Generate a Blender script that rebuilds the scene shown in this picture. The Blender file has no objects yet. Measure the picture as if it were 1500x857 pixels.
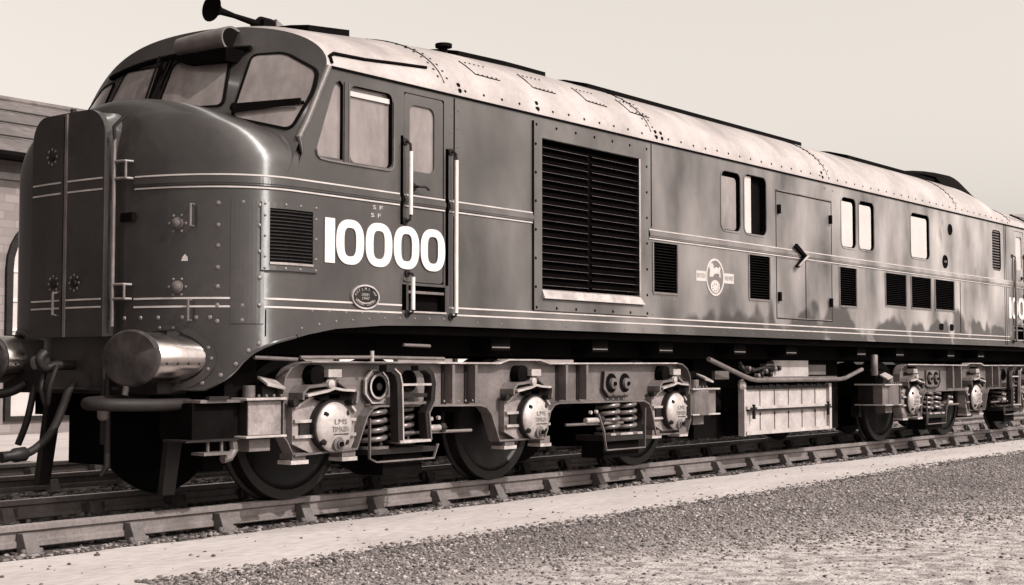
import bpy, bmesh, math, random
import numpy as np
from mathutils import Vector, Matrix
from mathutils.geometry import tessellate_polygon

random.seed(7)
RNG = np.random.default_rng(11)
R = math.radians
scene = bpy.context.scene
col = scene.collection

# ------------------------------------------------------------------ camera
cam_d = bpy.data.cameras.new("camera")
cam = bpy.data.objects.new("camera", cam_d)
col.objects.link(cam)
cam_d.sensor_width = 36.0
cam_d.lens = 49.89
cam_d.clip_start = 0.1
cam_d.clip_end = 4000.0
cam.location = (-7.409, -7.285, 0.980)
cam.rotation_euler = (math.pi / 2 + 0.0533, 0.0, -0.9096)
scene.camera = cam

# ------------------------------------------------------------------ light
SUN_EL, SUN_AZ = 42.0, 5.0        # azimuth: degrees from -Y towards +X
world = bpy.data.worlds.new("World")
scene.world = world
world.use_nodes = True
nt = world.node_tree
nt.nodes.clear()
wo = nt.nodes.new("ShaderNodeOutputWorld")
bg = nt.nodes.new("ShaderNodeBackground")
sky = nt.nodes.new("ShaderNodeTexSky")
sky.sky_type = 'NISHITA'
sky.sun_disc = False
sky.sun_elevation = R(SUN_EL)
sky.sun_rotation = R(180.0 - SUN_AZ)
sky.air_density = 1.0
sky.dust_density = 6.0
sky.ozone_density = 1.0
bw = nt.nodes.new("ShaderNodeRGBToBW")         # an orthochromatic plate: grey sky, sepia print
pw = nt.nodes.new("ShaderNodeMath"); pw.operation = 'POWER'; pw.inputs[1].default_value = 0.70
ml = nt.nodes.new("ShaderNodeMath"); ml.operation = 'MULTIPLY'; ml.inputs[1].default_value = 4.55
tint = nt.nodes.new("ShaderNodeMix"); tint.data_type = 'RGBA'; tint.blend_type = 'MULTIPLY'
tint.inputs[0].default_value = 1.0
tint.inputs[7].default_value = (1.07, 0.99, 0.905, 1)
nt.links.new(sky.outputs[0], bw.inputs[0])
nt.links.new(bw.outputs[0], pw.inputs[0])
nt.links.new(pw.outputs[0], ml.inputs[0])
nt.links.new(ml.outputs[0], tint.inputs[6])
nt.links.new(tint.outputs[2], bg.inputs[0])
bg.inputs[1].default_value = 0.10
nt.links.new(bg.outputs[0], wo.inputs[0])

sun_d = bpy.data.lights.new("sun", 'SUN')
sun_d.energy = 5.0
sun_d.angle = R(0.53)
sun_d.color = (1.03, 0.99, 0.95)
sun = bpy.data.objects.new("sun", sun_d)
col.objects.link(sun)
sdir = Vector((math.sin(R(SUN_AZ)) * math.cos(R(SUN_EL)), -math.cos(R(SUN_AZ)) * math.cos(R(SUN_EL)), math.sin(R(SUN_EL))))
sun.rotation_euler = sdir.to_track_quat('Z', 'Y').to_euler()
sun.location = (0, -30, 40)

vs = scene.view_settings
vs.view_transform = 'Standard'
vs.look = 'None'
vs.exposure = 0.0
vs.gamma = 1.0
vs.use_curve_mapping = False

# ------------------------------------------------------------------ materials
def tone(g):
    """a grey of the sepia print: dark tones browner than light ones"""
    k = min(1.0, max(0.0, g / 0.4))
    return (g * (1.18 - 0.10 * k), g * (0.95 + 0.035 * k), g * (0.925 + 0.03 * k), 1.0)

def mat(name, g, rough=0.6, var=0.25, scale=3.0, metal=0.0, bump=0.0, bscale=20.0, rvar=0.0, spec=0.5,
        stretch=(1, 1, 1), coat=0.0, aniso=0.0, fine=0.0, fscale=60.0, ior=1.5, overlay=None):
    m = bpy.data.materials.new(name)
    m.use_nodes = True
    t = m.node_tree
    b = t.nodes["Principled BSDF"]
    b.inputs["Roughness"].default_value = rough
    b.inputs["Metallic"].default_value = metal
    b.inputs["IOR"].default_value = ior
    b.inputs["Specular IOR Level"].default_value = spec
    if coat:
        b.inputs["Coat Weight"].default_value = coat
        b.inputs["Coat Roughness"].default_value = 0.07
        b.inputs["Coat IOR"].default_value = 1.7
    if aniso:
        b.inputs["Anisotropic"].default_value = aniso; b.inputs["Anisotropic Rotation"].default_value = 0.25
        tg = t.nodes.new("ShaderNodeTangent"); tg.direction_type = 'RADIAL'; tg.axis = 'Z'
        t.links.new(tg.outputs[0], b.inputs["Tangent"])
    tc = t.nodes.new("ShaderNodeTexCoord")
    mp = t.nodes.new("ShaderNodeMapping")
    mp.inputs["Scale"].default_value = stretch
    t.links.new(tc.outputs["Object"], mp.inputs[0])
    n1 = t.nodes.new("ShaderNodeTexNoise")
    n1.inputs["Scale"].default_value = scale
    n1.inputs["Detail"].default_value = 6.0
    n1.inputs["Roughness"].default_value = 0.62
    t.links.new(mp.outputs[0], n1.inputs["Vector"])
    ramp = t.nodes.new("ShaderNodeValToRGB")
    ramp.color_ramp.elements[0].position = 0.3
    ramp.color_ramp.elements[1].position = 0.7
    ramp.color_ramp.elements[0].color = tone(g * (1 - var))
    ramp.color_ramp.elements[1].color = tone(min(0.85, g * (1 + var)))
    t.links.new(n1.outputs["Fac"], ramp.inputs[0])
    out = ramp.outputs[0]
    if fine:
        n2 = t.nodes.new("ShaderNodeTexNoise")
        n2.inputs["Scale"].default_value = fscale
        n2.inputs["Detail"].default_value = 3.0
        t.links.new(mp.outputs[0], n2.inputs["Vector"])
        r2 = t.nodes.new("ShaderNodeMapRange")
        r2.inputs[1].default_value = 0.3; r2.inputs[2].default_value = 0.7
        r2.inputs[3].default_value = 1 - fine; r2.inputs[4].default_value = 1 + fine
        t.links.new(n2.outputs["Fac"], r2.inputs[0])
        mx = t.nodes.new("ShaderNodeMix"); mx.data_type = 'RGBA'; mx.blend_type = 'MULTIPLY'
        mx.inputs[0].default_value = 1.0
        t.links.new(out, mx.inputs[6]); t.links.new(r2.outputs[0], mx.inputs[7])
        out = mx.outputs[2]
    if overlay:
        out = overlay(t, tc, out)
    t.links.new(out, b.inputs["Base Color"])
    if rvar:
        r3 = t.nodes.new("ShaderNodeMapRange")
        r3.inputs[1].default_value = 0.35; r3.inputs[2].default_value = 0.65
        r3.inputs[3].default_value = max(0.03, rough - rvar); r3.inputs[4].default_value = min(1, rough + rvar)
        t.links.new(n1.outputs["Fac"], r3.inputs[0])
        t.links.new(r3.outputs[0], b.inputs["Roughness"])
    if bump:
        n4 = t.nodes.new("ShaderNodeTexNoise")
        n4.inputs["Scale"].default_value = bscale
        n4.inputs["Detail"].default_value = 4.0
        t.links.new(mp.outputs[0], n4.inputs["Vector"])
        bp = t.nodes.new("ShaderNodeBump")
        bp.inputs["Strength"].default_value = 1.0
        bp.inputs["Distance"].default_value = bump
        t.links.new(n4.outputs["Fac"], bp.inputs["Height"])
        t.links.new(bp.outputs[0], b.inputs["Normal"])
    return m

def dirt_and_reflections(t, tc, col_in):
    """road dirt, with sky sheen painted in towards the far end and dark reflections above the valance"""
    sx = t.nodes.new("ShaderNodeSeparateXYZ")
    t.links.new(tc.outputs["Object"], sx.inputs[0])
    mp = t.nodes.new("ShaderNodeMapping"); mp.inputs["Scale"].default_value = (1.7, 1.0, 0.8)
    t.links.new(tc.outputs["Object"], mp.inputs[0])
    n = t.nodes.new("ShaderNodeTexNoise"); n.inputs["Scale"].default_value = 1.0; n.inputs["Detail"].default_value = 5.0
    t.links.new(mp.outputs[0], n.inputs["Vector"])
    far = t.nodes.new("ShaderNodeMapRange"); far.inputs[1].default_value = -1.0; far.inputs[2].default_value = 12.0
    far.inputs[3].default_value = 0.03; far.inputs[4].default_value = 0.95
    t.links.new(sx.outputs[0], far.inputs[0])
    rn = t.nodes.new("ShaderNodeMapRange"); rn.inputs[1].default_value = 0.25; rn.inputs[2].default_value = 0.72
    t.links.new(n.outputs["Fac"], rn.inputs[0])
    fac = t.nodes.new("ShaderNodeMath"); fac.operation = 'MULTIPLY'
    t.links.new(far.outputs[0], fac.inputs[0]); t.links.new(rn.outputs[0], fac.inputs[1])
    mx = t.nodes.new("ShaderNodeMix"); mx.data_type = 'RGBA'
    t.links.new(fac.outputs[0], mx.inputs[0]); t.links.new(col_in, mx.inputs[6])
    mx.inputs[7].default_value = tone(0.37)  # paler far end: dust, plus grazing sky reflection put into the colour
    # dark reflections painted along the foot of the side beyond the radiator
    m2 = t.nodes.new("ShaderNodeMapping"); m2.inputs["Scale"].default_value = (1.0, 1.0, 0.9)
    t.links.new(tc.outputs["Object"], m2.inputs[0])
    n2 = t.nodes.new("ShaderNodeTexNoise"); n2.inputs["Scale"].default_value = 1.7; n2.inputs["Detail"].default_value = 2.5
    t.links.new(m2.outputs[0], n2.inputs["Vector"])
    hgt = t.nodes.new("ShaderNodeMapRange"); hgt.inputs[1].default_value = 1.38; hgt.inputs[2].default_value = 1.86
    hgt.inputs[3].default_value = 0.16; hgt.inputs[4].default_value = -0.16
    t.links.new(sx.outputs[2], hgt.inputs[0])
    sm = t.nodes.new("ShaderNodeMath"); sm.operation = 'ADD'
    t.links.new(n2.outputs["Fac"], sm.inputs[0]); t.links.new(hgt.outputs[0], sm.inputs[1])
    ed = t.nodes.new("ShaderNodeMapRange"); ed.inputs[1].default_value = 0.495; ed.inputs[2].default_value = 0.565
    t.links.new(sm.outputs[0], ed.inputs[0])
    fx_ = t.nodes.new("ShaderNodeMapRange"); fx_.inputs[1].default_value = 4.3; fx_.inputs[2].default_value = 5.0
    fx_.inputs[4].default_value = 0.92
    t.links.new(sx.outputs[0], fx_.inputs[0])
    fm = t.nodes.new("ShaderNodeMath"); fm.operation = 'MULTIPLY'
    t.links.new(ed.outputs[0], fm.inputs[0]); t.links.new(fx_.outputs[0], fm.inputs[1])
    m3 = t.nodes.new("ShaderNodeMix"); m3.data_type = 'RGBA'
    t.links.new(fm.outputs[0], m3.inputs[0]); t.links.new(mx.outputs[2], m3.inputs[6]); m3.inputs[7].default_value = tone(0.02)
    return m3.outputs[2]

def soot_stain(t, tc, col_in):
    """soot washed down from the roof hatches: thickest along the crown of the roof"""
    sx = t.nodes.new("ShaderNodeSeparateXYZ"); t.links.new(tc.outputs["Object"], sx.inputs[0])
    ab = t.nodes.new("ShaderNodeMath"); ab.operation = 'SUBTRACT'; ab.inputs[1].default_value = 1.415
    t.links.new(sx.outputs[1], ab.inputs[0])
    aa = t.nodes.new("ShaderNodeMath"); aa.operation = 'ABSOLUTE'; t.links.new(ab.outputs[0], aa.inputs[0])
    mp = t.nodes.new("ShaderNodeMapping"); mp.inputs["Scale"].default_value = (2.6, 0.7, 0.7)
    t.links.new(tc.outputs["Object"], mp.inputs[0])
    n = t.nodes.new("ShaderNodeTexNoise"); n.inputs["Scale"].default_value = 1.4; n.inputs["Detail"].default_value = 6.0
    t.links.new(mp.outputs[0], n.inputs["Vector"])
    ad = t.nodes.new("ShaderNodeMath"); ad.operation = 'MULTIPLY_ADD'; ad.inputs[1].default_value = 1.1
    t.links.new(n.outputs["Fac"], ad.inputs[0]); t.links.new(aa.outputs[0], ad.inputs[2])
    mr = t.nodes.new("ShaderNodeMapRange"); mr.inputs[1].default_value = 1.75; mr.inputs[2].default_value = 1.15; mr.inputs[4].default_value = 0.75
    t.links.new(ad.outputs[0], mr.inputs[0])
    mx = t.nodes.new("ShaderNodeMix"); mx.data_type = 'RGBA'
    t.links.new(mr.outputs[0], mx.inputs[0]); t.links.new(col_in, mx.inputs[6]); mx.inputs[7].default_value = tone(0.06)
    return mx.outputs[2]

M = {}
M['paint'] = mat("locomotive_paint", 0.013, 0.385, 0.60, 1.3, rvar=0.03, bump=0.005, bscale=2.6, ior=1.63, coat=0.12, aniso=1.0, fine=0.22, fscale=14, overlay=dirt_and_reflections)
M['paint_edge'] = mat("pale_paint_edge", 0.09, 0.35, 0.35, 6.0, ior=1.6)  # pale paint for edges; on rivets it stands in for glint
M['silver'] = mat("aluminium_roof_paint", 0.25, 0.45, 0.22, 1.8, overlay=soot_stain, rvar=0.12, bump=0.004, bscale=3.0, fine=0.08, fscale=30)
M['bogie'] = mat("grey_bogie_paint", 0.08, 0.45, 0.45, 3.2, bump=0.002, bscale=14, fine=0.14, fscale=40)
M['bright'] = mat("bright_aluminium_paint", 0.25, 0.38, 0.35, 9.0, bump=0.002, bscale=40, fine=0.12, fscale=60)
M['dark'] = mat("black_running_gear", 0.010, 0.5, 0.4, 6.0, spec=0.2, bump=0.004, bscale=18)
M['soot'] = mat("sooty_black", 0.003, 0.9, 0.4, 4.0, spec=0.03)
M['spring'] = mat('greasy_spring_steel', 0.10, 0.24, 0.5, 12.0, metal=0.3, rvar=0.1)
M['void'] = mat('grille_black', 0.002, 1.0, 0.3, 4.0, spec=0.0)
M['wheel'] = mat("oily_wheel_steel", 0.005, 0.45, 0.5, 5.0, rvar=0.12, spec=0.2)
M['white'] = mat("white_enamel", 0.47, 0.45, 0.16, 6.0, fine=0.06)
M['cream'] = mat("cream_lining", 0.34, 0.4, 0.2, 5.0)
M['glass'] = mat("dusty_window_glass", 0.14, 0.12, 0.34, 2.6, ior=1.5, rvar=0.08, fine=0.12, fscale=12, stretch=(1, 1, 0.5))
M['white_gloss'] = mat("white_gloss_pane", 0.36, 0.12, 0.10, 2.0)  # plain glossy white for panes and the roller
M['chrome'] = mat("polished_metal_trim", 0.40, 0.24, 0.25, 8.0, metal=1.0)
M['rail'] = mat("rusty_rail_steel", 0.10, 0.62, 0.35, 4.0, bump=0.002, bscale=30, fine=0.18, fscale=50)
M['railtop'] = mat("polished_rail_head", 0.30, 0.35, 0.2, 6.0, metal=0.5, fine=0.1)
M['chair'] = mat("cast_iron_chair", 0.06, 0.7, 0.35, 12.0, bump=0.004, bscale=40)
M['wood'] = mat("creosoted_timber", 0.035, 0.8, 0.4, 5.0, bump=0.006, bscale=12, stretch=(4, 1, 4))
M['rubber'] = mat("hose_rubber", 0.012, 0.6, 0.3, 9.0, spec=0.2)
M['slate'] = mat("slate_roof", 0.075, 0.8, 0.3, 0.8, fine=0.25, fscale=6)
M['tankp'] = mat("light_tank_paint", 0.27, 0.5, 0.30, 3.5, fine=0.1, fscale=30, bump=0.003, bscale=6)

# ------------------------------------------------------------------ mesh builder
class MB:
    def __init__(self, fx=None):
        self.v, self.f, self.m, self.mats, self.fx = [], [], [], [], fx
    def mi(self, m):
        if m not in self.mats:
            self.mats.append(m)
        return self.mats.index(m)
    def add(self, vs, fs, m):
        o = len(self.v); k = self.mi(m)
        if self.fx:
            vs = [self.fx(p) for p in vs]
        self.v += [tuple(p) for p in vs]
        for f in fs:
            self.f.append([i + o for i in f]); self.m.append(k)
    def box(self, x0, x1, y0, y1, z0, z1, m):
        vs = [(x, y, z) for x in (x0, x1) for y in (y0, y1) for z in (z0, z1)]
        self.add(vs, [(0, 1, 3, 2), (4, 6, 7, 5), (0, 4, 5, 1), (2, 3, 7, 6), (0, 2, 6, 4), (1, 5, 7, 3)], m)
    def hexa(self, b, t, m):      # 4 bottom + 4 top corners
        self.add(list(b) + list(t), [(3, 2, 1, 0), (4, 5, 6, 7), (0, 1, 5, 4), (1, 2, 6, 5), (2, 3, 7, 6), (3, 0, 4, 7)], m)
    def plate(self, poly, y0, y1, m, holes=(), sides=True, msides=None):
        """polygon in XZ (with holes), front face at y0, back at y1"""
        loops = [poly] + list(holes)
        pts = [p for l in loops for p in l]
        tri = tessellate_polygon([[Vector((p[0], p[1], 0)) for p in l] for l in loops])
        self.add([(p[0], y0, p[1]) for p in pts], [tuple(t) for t in tri], m)
        if y1 is None:
            return
        if sides:
            for l in loops:
                n = len(l)
                self.add([(p[0], y0, p[1]) for p in l] + [(p[0], y1, p[1]) for p in l],
                         [(i, (i + 1) % n, n + (i + 1) % n, n + i) for i in range(n)], msides or m)
        self.add([(p[0], y1, p[1]) for p in pts], [tuple(reversed(t)) for t in tri], m)
    def ribbon(self, path, y0, y1, th, m, closed=False):
        """a strip of thickness th following an XZ path, from y0 to y1"""
        n = len(path)
        P = [Vector((p[0], p[1])) for p in path]
        N = []
        for i in range(n):
            a = P[i - 1] if (i or closed) else P[i]
            b = P[(i + 1) % n] if (i < n - 1 or closed) else P[i]
            d = (b - a).normalized(); N.append(Vector((-d.y, d.x)))
        vs = []
        for p, q in zip(P, N):
            a, b = p + q * th / 2, p - q * th / 2
            vs += [(a.x, y0, a.y), (b.x, y0, b.y), (b.x, y1, b.y), (a.x, y1, a.y)]
        fs = []
        for i in range(n if closed else n - 1):
            j = (i + 1) % n
            for k in range(4):
                fs.append((4 * i + k, 4 * i + (k + 1) % 4, 4 * j + (k + 1) % 4, 4 * j + k))
        if not closed:
            fs += [(3, 2, 1, 0), (4 * n - 4, 4 * n - 3, 4 * n - 2, 4 * n - 1)]
        self.add(vs, fs, m)
    def tube(self, path, r, m, n=10, cap=True, radii=None):
        P = [Vector(p) for p in path]
        k = len(P)
        vs = []; prev = None
        for i in range(k):
            d = (P[min(i + 1, k - 1)] - P[max(i - 1, 0)]).normalized()
            if prev is None:
                a = d.orthogonal().normalized()
            else:
                a = (prev - d * prev.dot(d))
                a = a.normalized() if a.length > 1e-6 else d.orthogonal().normalized()
            prev = a; b = d.cross(a)
            rr = radii[i] if radii else r
            for j in range(n):
                t = 2 * math.pi * j / n
                vs.append(P[i] + a * (math.cos(t) * rr) + b * (math.sin(t) * rr))
        fs = [(i * n + j, i * n + (j + 1) % n, (i + 1) * n + (j + 1) % n, (i + 1) * n + j) for i in range(k - 1) for j in range(n)]
        if cap:
            fs += [tuple(range(n))[::-1], tuple(range((k - 1) * n, k * n))]
        self.add(vs, fs, m)
    def lathe(self, prof, origin, axis, m, n=32, sx=1.0, sz=1.0):
        """prof: (distance along axis, radius)"""
        o = Vector(origin); d = Vector(axis).normalized()
        up = Vector((0, 0, 1)) if abs(d.z) < 0.9 else Vector((1, 0, 0))
        a = up.cross(d).normalized(); b = d.cross(a)
        vs = []
        for s, r in prof:
            for j in range(n):
                t = 2 * math.pi * j / n
                vs.append(o + d * s + a * (math.cos(t) * r * sx) + b * (math.sin(t) * r * sz))
        k = len(prof)
        fs = [(i * n + j, i * n + (j + 1) % n, (i + 1) * n + (j + 1) % n, (i + 1) * n + j) for i in range(k - 1) for j in range(n)]
        if prof[0][1] > 1e-4: fs.append(tuple(range(n))[::-1])
        if prof[-1][1] > 1e-4: fs.append(tuple(range((k - 1) * n, k * n)))
        self.add(vs, fs, m)
    def helix(self, cx, cy, z0, z1, r, wire, turns, m):
        k = int(turns * 18)
        self.tube([(cx + r * math.cos(2 * math.pi * turns * i / k), cy + r * math.sin(2 * math.pi * turns * i / k), z0 + (z1 - z0) * i / k) for i in range(k + 1)], wire, m, 8)
    def rivet(self, p, nrm, r, m, h=0.6):
        n = Vector(nrm).normalized()
        a = n.orthogonal().normalized(); b = n.cross(a); p = Vector(p)
        vs = []
        for s, c in ((0.0, 1.0), (0.55, 0.8)):
            for j in range(7):
                t = 2 * math.pi * j / 7
                vs.append(p + n * (r * h * s) + (a * math.cos(t) + b * math.sin(t)) * r * c)
        vs.append(p + n * r * h)
        self.add(vs, [(j, (j + 1) % 7, 7 + (j + 1) % 7, 7 + j) for j in range(7)] + [(7 + j, 7 + (j + 1) % 7, 14) for j in range(7)], m)
    def grid(self, rows, m, flip=False):
        k = len(rows[0])
        vs = [p for r_ in rows for p in r_]
        fs = [(i * k + j, i * k + j + 1, (i + 1) * k + j + 1, (i + 1) * k + j) for i in range(len(rows) - 1) for j in range(k - 1)]
        if flip: fs = [f[::-1] for f in fs]
        self.add(vs, fs, m)
    def text(self, s, x, z, y, h, m, width=None, depth=0.004, fxtext=None):
        cu = bpy.data.curves.new("lettering", 'FONT')
        cu.body = s; cu.size = h * 1.38; cu.align_x = 'CENTER'; cu.align_y = 'CENTER'
        cu.resolution_u = 2
        o = bpy.data.objects.new("lettering", cu); col.objects.link(o)
        dg = bpy.context.evaluated_depsgraph_get()
        me = o.evaluated_get(dg).to_mesh()
        pts = [(p.co.x, p.co.y) for p in me.vertices]
        fs = [tuple(p.vertices) for p in me.polygons]
        xs = [p[0] for p in pts]; w = max(xs) - min(xs)
        k = (width / w) if width else 1.0
        fx, self.fx = self.fx, None
        if fx:
            x, y, z = fx((x, y, z))
        self.add([(x + p[0] * k, y, z + p[1]) for p in pts], fs, m)
        self.fx = fx
        o.evaluated_get(dg).to_mesh_clear()
        bpy.data.objects.remove(o); bpy.data.curves.remove(cu)
    def build(self, name, parent=None, smooth=None, bevel=0.0, label=None):
        me = bpy.data.meshes.new(name)
        me.from_pydata([tuple(p) for p in self.v], [], self.f)
        for m in self.mats:
            me.materials.append(m)
        me.polygons.foreach_set("material_index", self.m)
        me.validate(verbose=False)
        bm = bmesh.new(); bm.from_mesh(me)
        bmesh.ops.remove_doubles(bm, verts=bm.verts, dist=1e-5)
        bmesh.ops.recalc_face_normals(bm, faces=bm.faces)
        bm.to_mesh(me); bm.free()
        if smooth:
            me.polygons.foreach_set("use_smooth", [True] * len(me.polygons))
            me.set_sharp_from_angle(angle=R(smooth))
        o = bpy.data.objects.new(name, me)
        col.objects.link(o)
        if bevel:
            b = o.modifiers.new("bevel", 'BEVEL'); b.width = bevel; b.segments = 2; b.limit_method = 'ANGLE'; b.angle_limit = R(40)
        if parent is not None:
            o.parent = parent
            o.matrix_parent_inverse = wmat(parent).inverted()
        if label: o["label"] = label
        return o

def wmat(o):
    m = Matrix.Translation(o.location)
    if o.parent is not None:
        return wmat(o.parent) @ o.matrix_parent_inverse @ m
    return m

def empty(name, loc):
    o = bpy.data.objects.new(name, None)
    o.empty_display_size = 0.3
    o.location = loc
    col.objects.link(o)
    return o

def tag(o, label=None, cat=None, group=None, kind=None):
    if label: o["label"] = label
    if cat: o["category"] = cat
    if group: o["group"] = group
    if kind: o["kind"] = kind
    return o

def rrect(x0, x1, z0, z1, r, n=5, corners=(1, 1, 1, 1)):
    """rounded rectangle, counter-clockwise from bottom left"""
    out = []
    for k, (cx, cz, a0) in enumerate(((x0 + r, z0 + r, 180), (x1 - r, z0 + r, 270), (x1 - r, z1 - r, 0), (x0 + r, z1 - r, 90))):
        if corners[k]:
            out += [(cx + r * math.cos(R(a0 + 90 * i / n)), cz + r * math.sin(R(a0 + 90 * i / n))) for i in range(n + 1)]
        else:
            out.append(((x0, z0), (x1, z0), (x1, z1), (x0, z1))[k])
    return out

def interp(x, tab):
    if x <= tab[0][0]: return tab[0][1]
    for (a, va), (b, vb) in zip(tab, tab[1:]):
        if x <= b:
            t = (x - a) / (b - a)
            return va + (vb - va) * t
    return tab[-1][1]
def smooth_path(pts, k=6):
    """Catmull-Rom through 3-D points"""
    P = [Vector(p) for p in pts]; P = [P[0]] + P + [P[-1]]
    out = []
    for i in range(1, len(P) - 2):
        for j in range(k):
            t = j / k
            a, b, c, d = P[i - 1], P[i], P[i + 1], P[i + 2]
            out.append(0.5 * ((2 * b) + (c - a) * t + (2 * a - 5 * b + 4 * c - d) * t * t + (3 * b - a - 3 * c + d) * t ** 3))
    out.append(P[-2])
    return out
# ------------------------------------------------------------------ ground, path, ballast
GZ = -0.19
def ground_mat():
    m = mat("cinder_ground", 0.10, 0.95, 0.35, 1.3, bump=0.03, bscale=45, fine=0.6, fscale=55)
    t = m.node_tree; b = t.nodes["Principled BSDF"]
    src = b.inputs["Base Color"].links[0].from_socket
    tc = [n for n in t.nodes if n.type == 'TEX_COORD'][0]
    sx = t.nodes.new("ShaderNodeSeparateXYZ"); t.links.new(tc.outputs["Object"], sx.inputs[0])
    nz = t.nodes.new("ShaderNodeTexNoise"); nz.inputs["Scale"].default_value = 0.9; nz.inputs["Detail"].default_value = 7
    t.links.new(tc.outputs["Object"], nz.inputs["Vector"])
    ad = t.nodes.new("ShaderNodeMath"); ad.operation = 'MULTIPLY_ADD'; ad.inputs[1].default_value = 1.9
    t.links.new(nz.outputs["Fac"], ad.inputs[0]); t.links.new(sx.outputs[1], ad.inputs[2])
    # sandy trodden earth beyond the cinders (towards the viewer)
    rx = t.nodes.new("ShaderNodeMath"); rx.operation = 'MULTIPLY_ADD'; rx.inputs[1].default_value = 0.16
    t.links.new(sx.outputs[0], rx.inputs[0]); t.links.new(ad.outputs[0], rx.inputs[2])
    mr = t.nodes.new("ShaderNodeMapRange"); mr.inputs[1].default_value = -0.75; mr.inputs[2].default_value = -1.75
    t.links.new(rx.outputs[0], mr.inputs[0])
    mx = t.nodes.new("ShaderNodeMix"); mx.data_type = 'RGBA'
    t.links.new(mr.outputs[0], mx.inputs[0]); t.links.new(src, mx.inputs[6])
    n2 = t.nodes.new("ShaderNodeTexNoise"); n2.inputs["Scale"].default_value = 9; n2.inputs["Detail"].default_value = 8
    t.links.new(tc.outputs["Object"], n2.inputs["Vector"])
    rp = t.nodes.new("ShaderNodeValToRGB")
    rp.color_ramp.elements[0].position = 0.36; rp.color_ramp.elements[0].color = tone(0.14)
    rp.color_ramp.elements[1].position = 0.60; rp.color_ramp.elements[1].color = tone(0.34)
    t.links.new(n2.outputs["Fac"], rp.inputs[0]); t.links.new(rp.outputs[0], mx.inputs[7])
    t.links.new(mx.outputs[2], b.inputs["Base Color"])
    return m
M['ground'] = ground_mat()
M['path'] = mat("trodden_path", 0.29, 0.9, 0.16, 1.1, bump=0.008, bscale=9, fine=0.16, fscale=16, stretch=(0.5, 1.6, 1))
M['ballast'] = mat("ballast_bed", 0.04, 0.95, 0.5, 12.0, bump=0.03, bscale=30)

g = MB()
ts = [-60, -20, -6, 0, 5, 12, 20, 40, 90, 250, 1200]
for i in range(1):
    g.add([(-1500, -1500, GZ), (1500, -1500, GZ), (1500, 1500, GZ), (-1500, 1500, GZ)], [(0, 1, 2, 3)], M['ground'])
tag(g.build("ground"), "cinder and earth yard ground around the tracks", None, None, "structure")

def wob(x, s):
    return 0.05 * math.sin(1.7 * x + s) + 0.035 * math.sin(4.3 * x + 2 * s) + 0.022 * math.sin(9.1 * x + 3 * s)
p = MB()
rows = [[], []]
x = -30.0
while x < 60:
    a = 0.44 + 0.6 * wob(x, 1.0) + random.uniform(-.02, .02)
    b = interp(x, [(-2, -1.01), (1, -0.98), (5, -0.93), (9, -0.72), (20, -0.7)]) + wob(x, 2.2) + random.uniform(-.03, .03)
    rows[0].append((x, a, GZ + 0.004)); rows[1].append((x, b, GZ + 0.004))
    x += 0.11
p.grid(rows, M['path'])
tag(p.build("path"), "pale trodden footpath beside the near rail", None, None, "structure")
b = MB()
b.add([(-40, 0.5, GZ + 0.006), (70, 0.5, GZ + 0.006), (70, 6.6, GZ + 0.006), (-40, 6.6, GZ + 0.006)], [(0, 1, 2, 3)], M['ballast'])
tag(b.build("ballast_bed"), "dark ballast bed under the tracks", None, None, "structure")

def stones(name, n, sampler, smin, smax, mats, label, seed):
    rng = np.random.default_rng(seed)
    # a few rough stone shapes, squashed cubes with jittered corners + one mid ring = 12 verts
    ico = bmesh.new(); bmesh.ops.create_icosphere(ico, subdivisions=1, radius=1.0)
    bv = np.array([v.co[:] for v in ico.verts]); bf = np.array([[v.index for v in f.verts] for f in ico.faces]); ico.free()
    P = sampler(rng, n)
    n = len(P)
    s = rng.uniform(0, 1, n) ** 2.4 * (smax - smin) + smin
    jit = 1 + rng.uniform(-.38, .38, (n, len(bv), 1))
    V = bv[None] * jit
    sc = np.stack([rng.uniform(.7, 1.4, n), rng.uniform(.7, 1.3, n), rng.uniform(.4, .85, n)], -1)
    V = V * sc[:, None] * s[:, None, None]
    a = rng.uniform(0, 2 * np.pi, n); c, q = np.cos(a), np.sin(a)
    X = V[..., 0] * c[:, None] - V[..., 1] * q[:, None]; Y = V[..., 0] * q[:, None] + V[..., 1] * c[:, None]
    V = np.stack([X + P[:, None, 0], Y + P[:, None, 1], V[..., 2] + (P[:, 2] + s * .18)[:, None]], -1).reshape(-1, 3)
    F = (bf[None] + (np.arange(n) * len(bv))[:, None, None]).reshape(-1, 3)
    me = bpy.data.meshes.new(name)
    me.vertices.add(len(V)); me.vertices.foreach_set("co", V.ravel().astype(np.float32))
    me.loops.add(F.size); me.loops.foreach_set("vertex_index", F.ravel().astype(np.int32))
    me.polygons.add(len(F)); me.polygons.foreach_set("loop_start", np.arange(0, F.size, 3, dtype=np.int32))
    for m in mats: me.materials.append(m)
    pick = rng.integers(0, len(mats), n)
    patch = np.sin(P[:, 0] * 1.9 + np.sin(P[:, 1] * 2.3)) + np.sin(P[:, 1] * 3.1 - P[:, 0] * .7) + rng.normal(0, .6, n)
    pick = np.where((patch > .8) & (rng.uniform(0, 1, n) < .6), np.minimum(pick, len(mats) // 3), pick)   # darker drifts of cinder
    me.polygons.foreach_set("material_index", np.repeat(pick, len(bf)).astype(np.int32))
    me.update(calc_edges=True)
    o = bpy.data.objects.new(name, me); col.objects.link(o)
    tag(o, label, None, None, "stuff")
    return o
ST = [mat("stone_dark", 0.03, 0.85, 0.3, 20), mat("stone_mid", 0.085, 0.85, 0.3, 20), mat("stone_grey", 0.15, 0.85, 0.25, 20), mat("stone_pale", 0.24, 0.85, 0.2, 20)]
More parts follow.
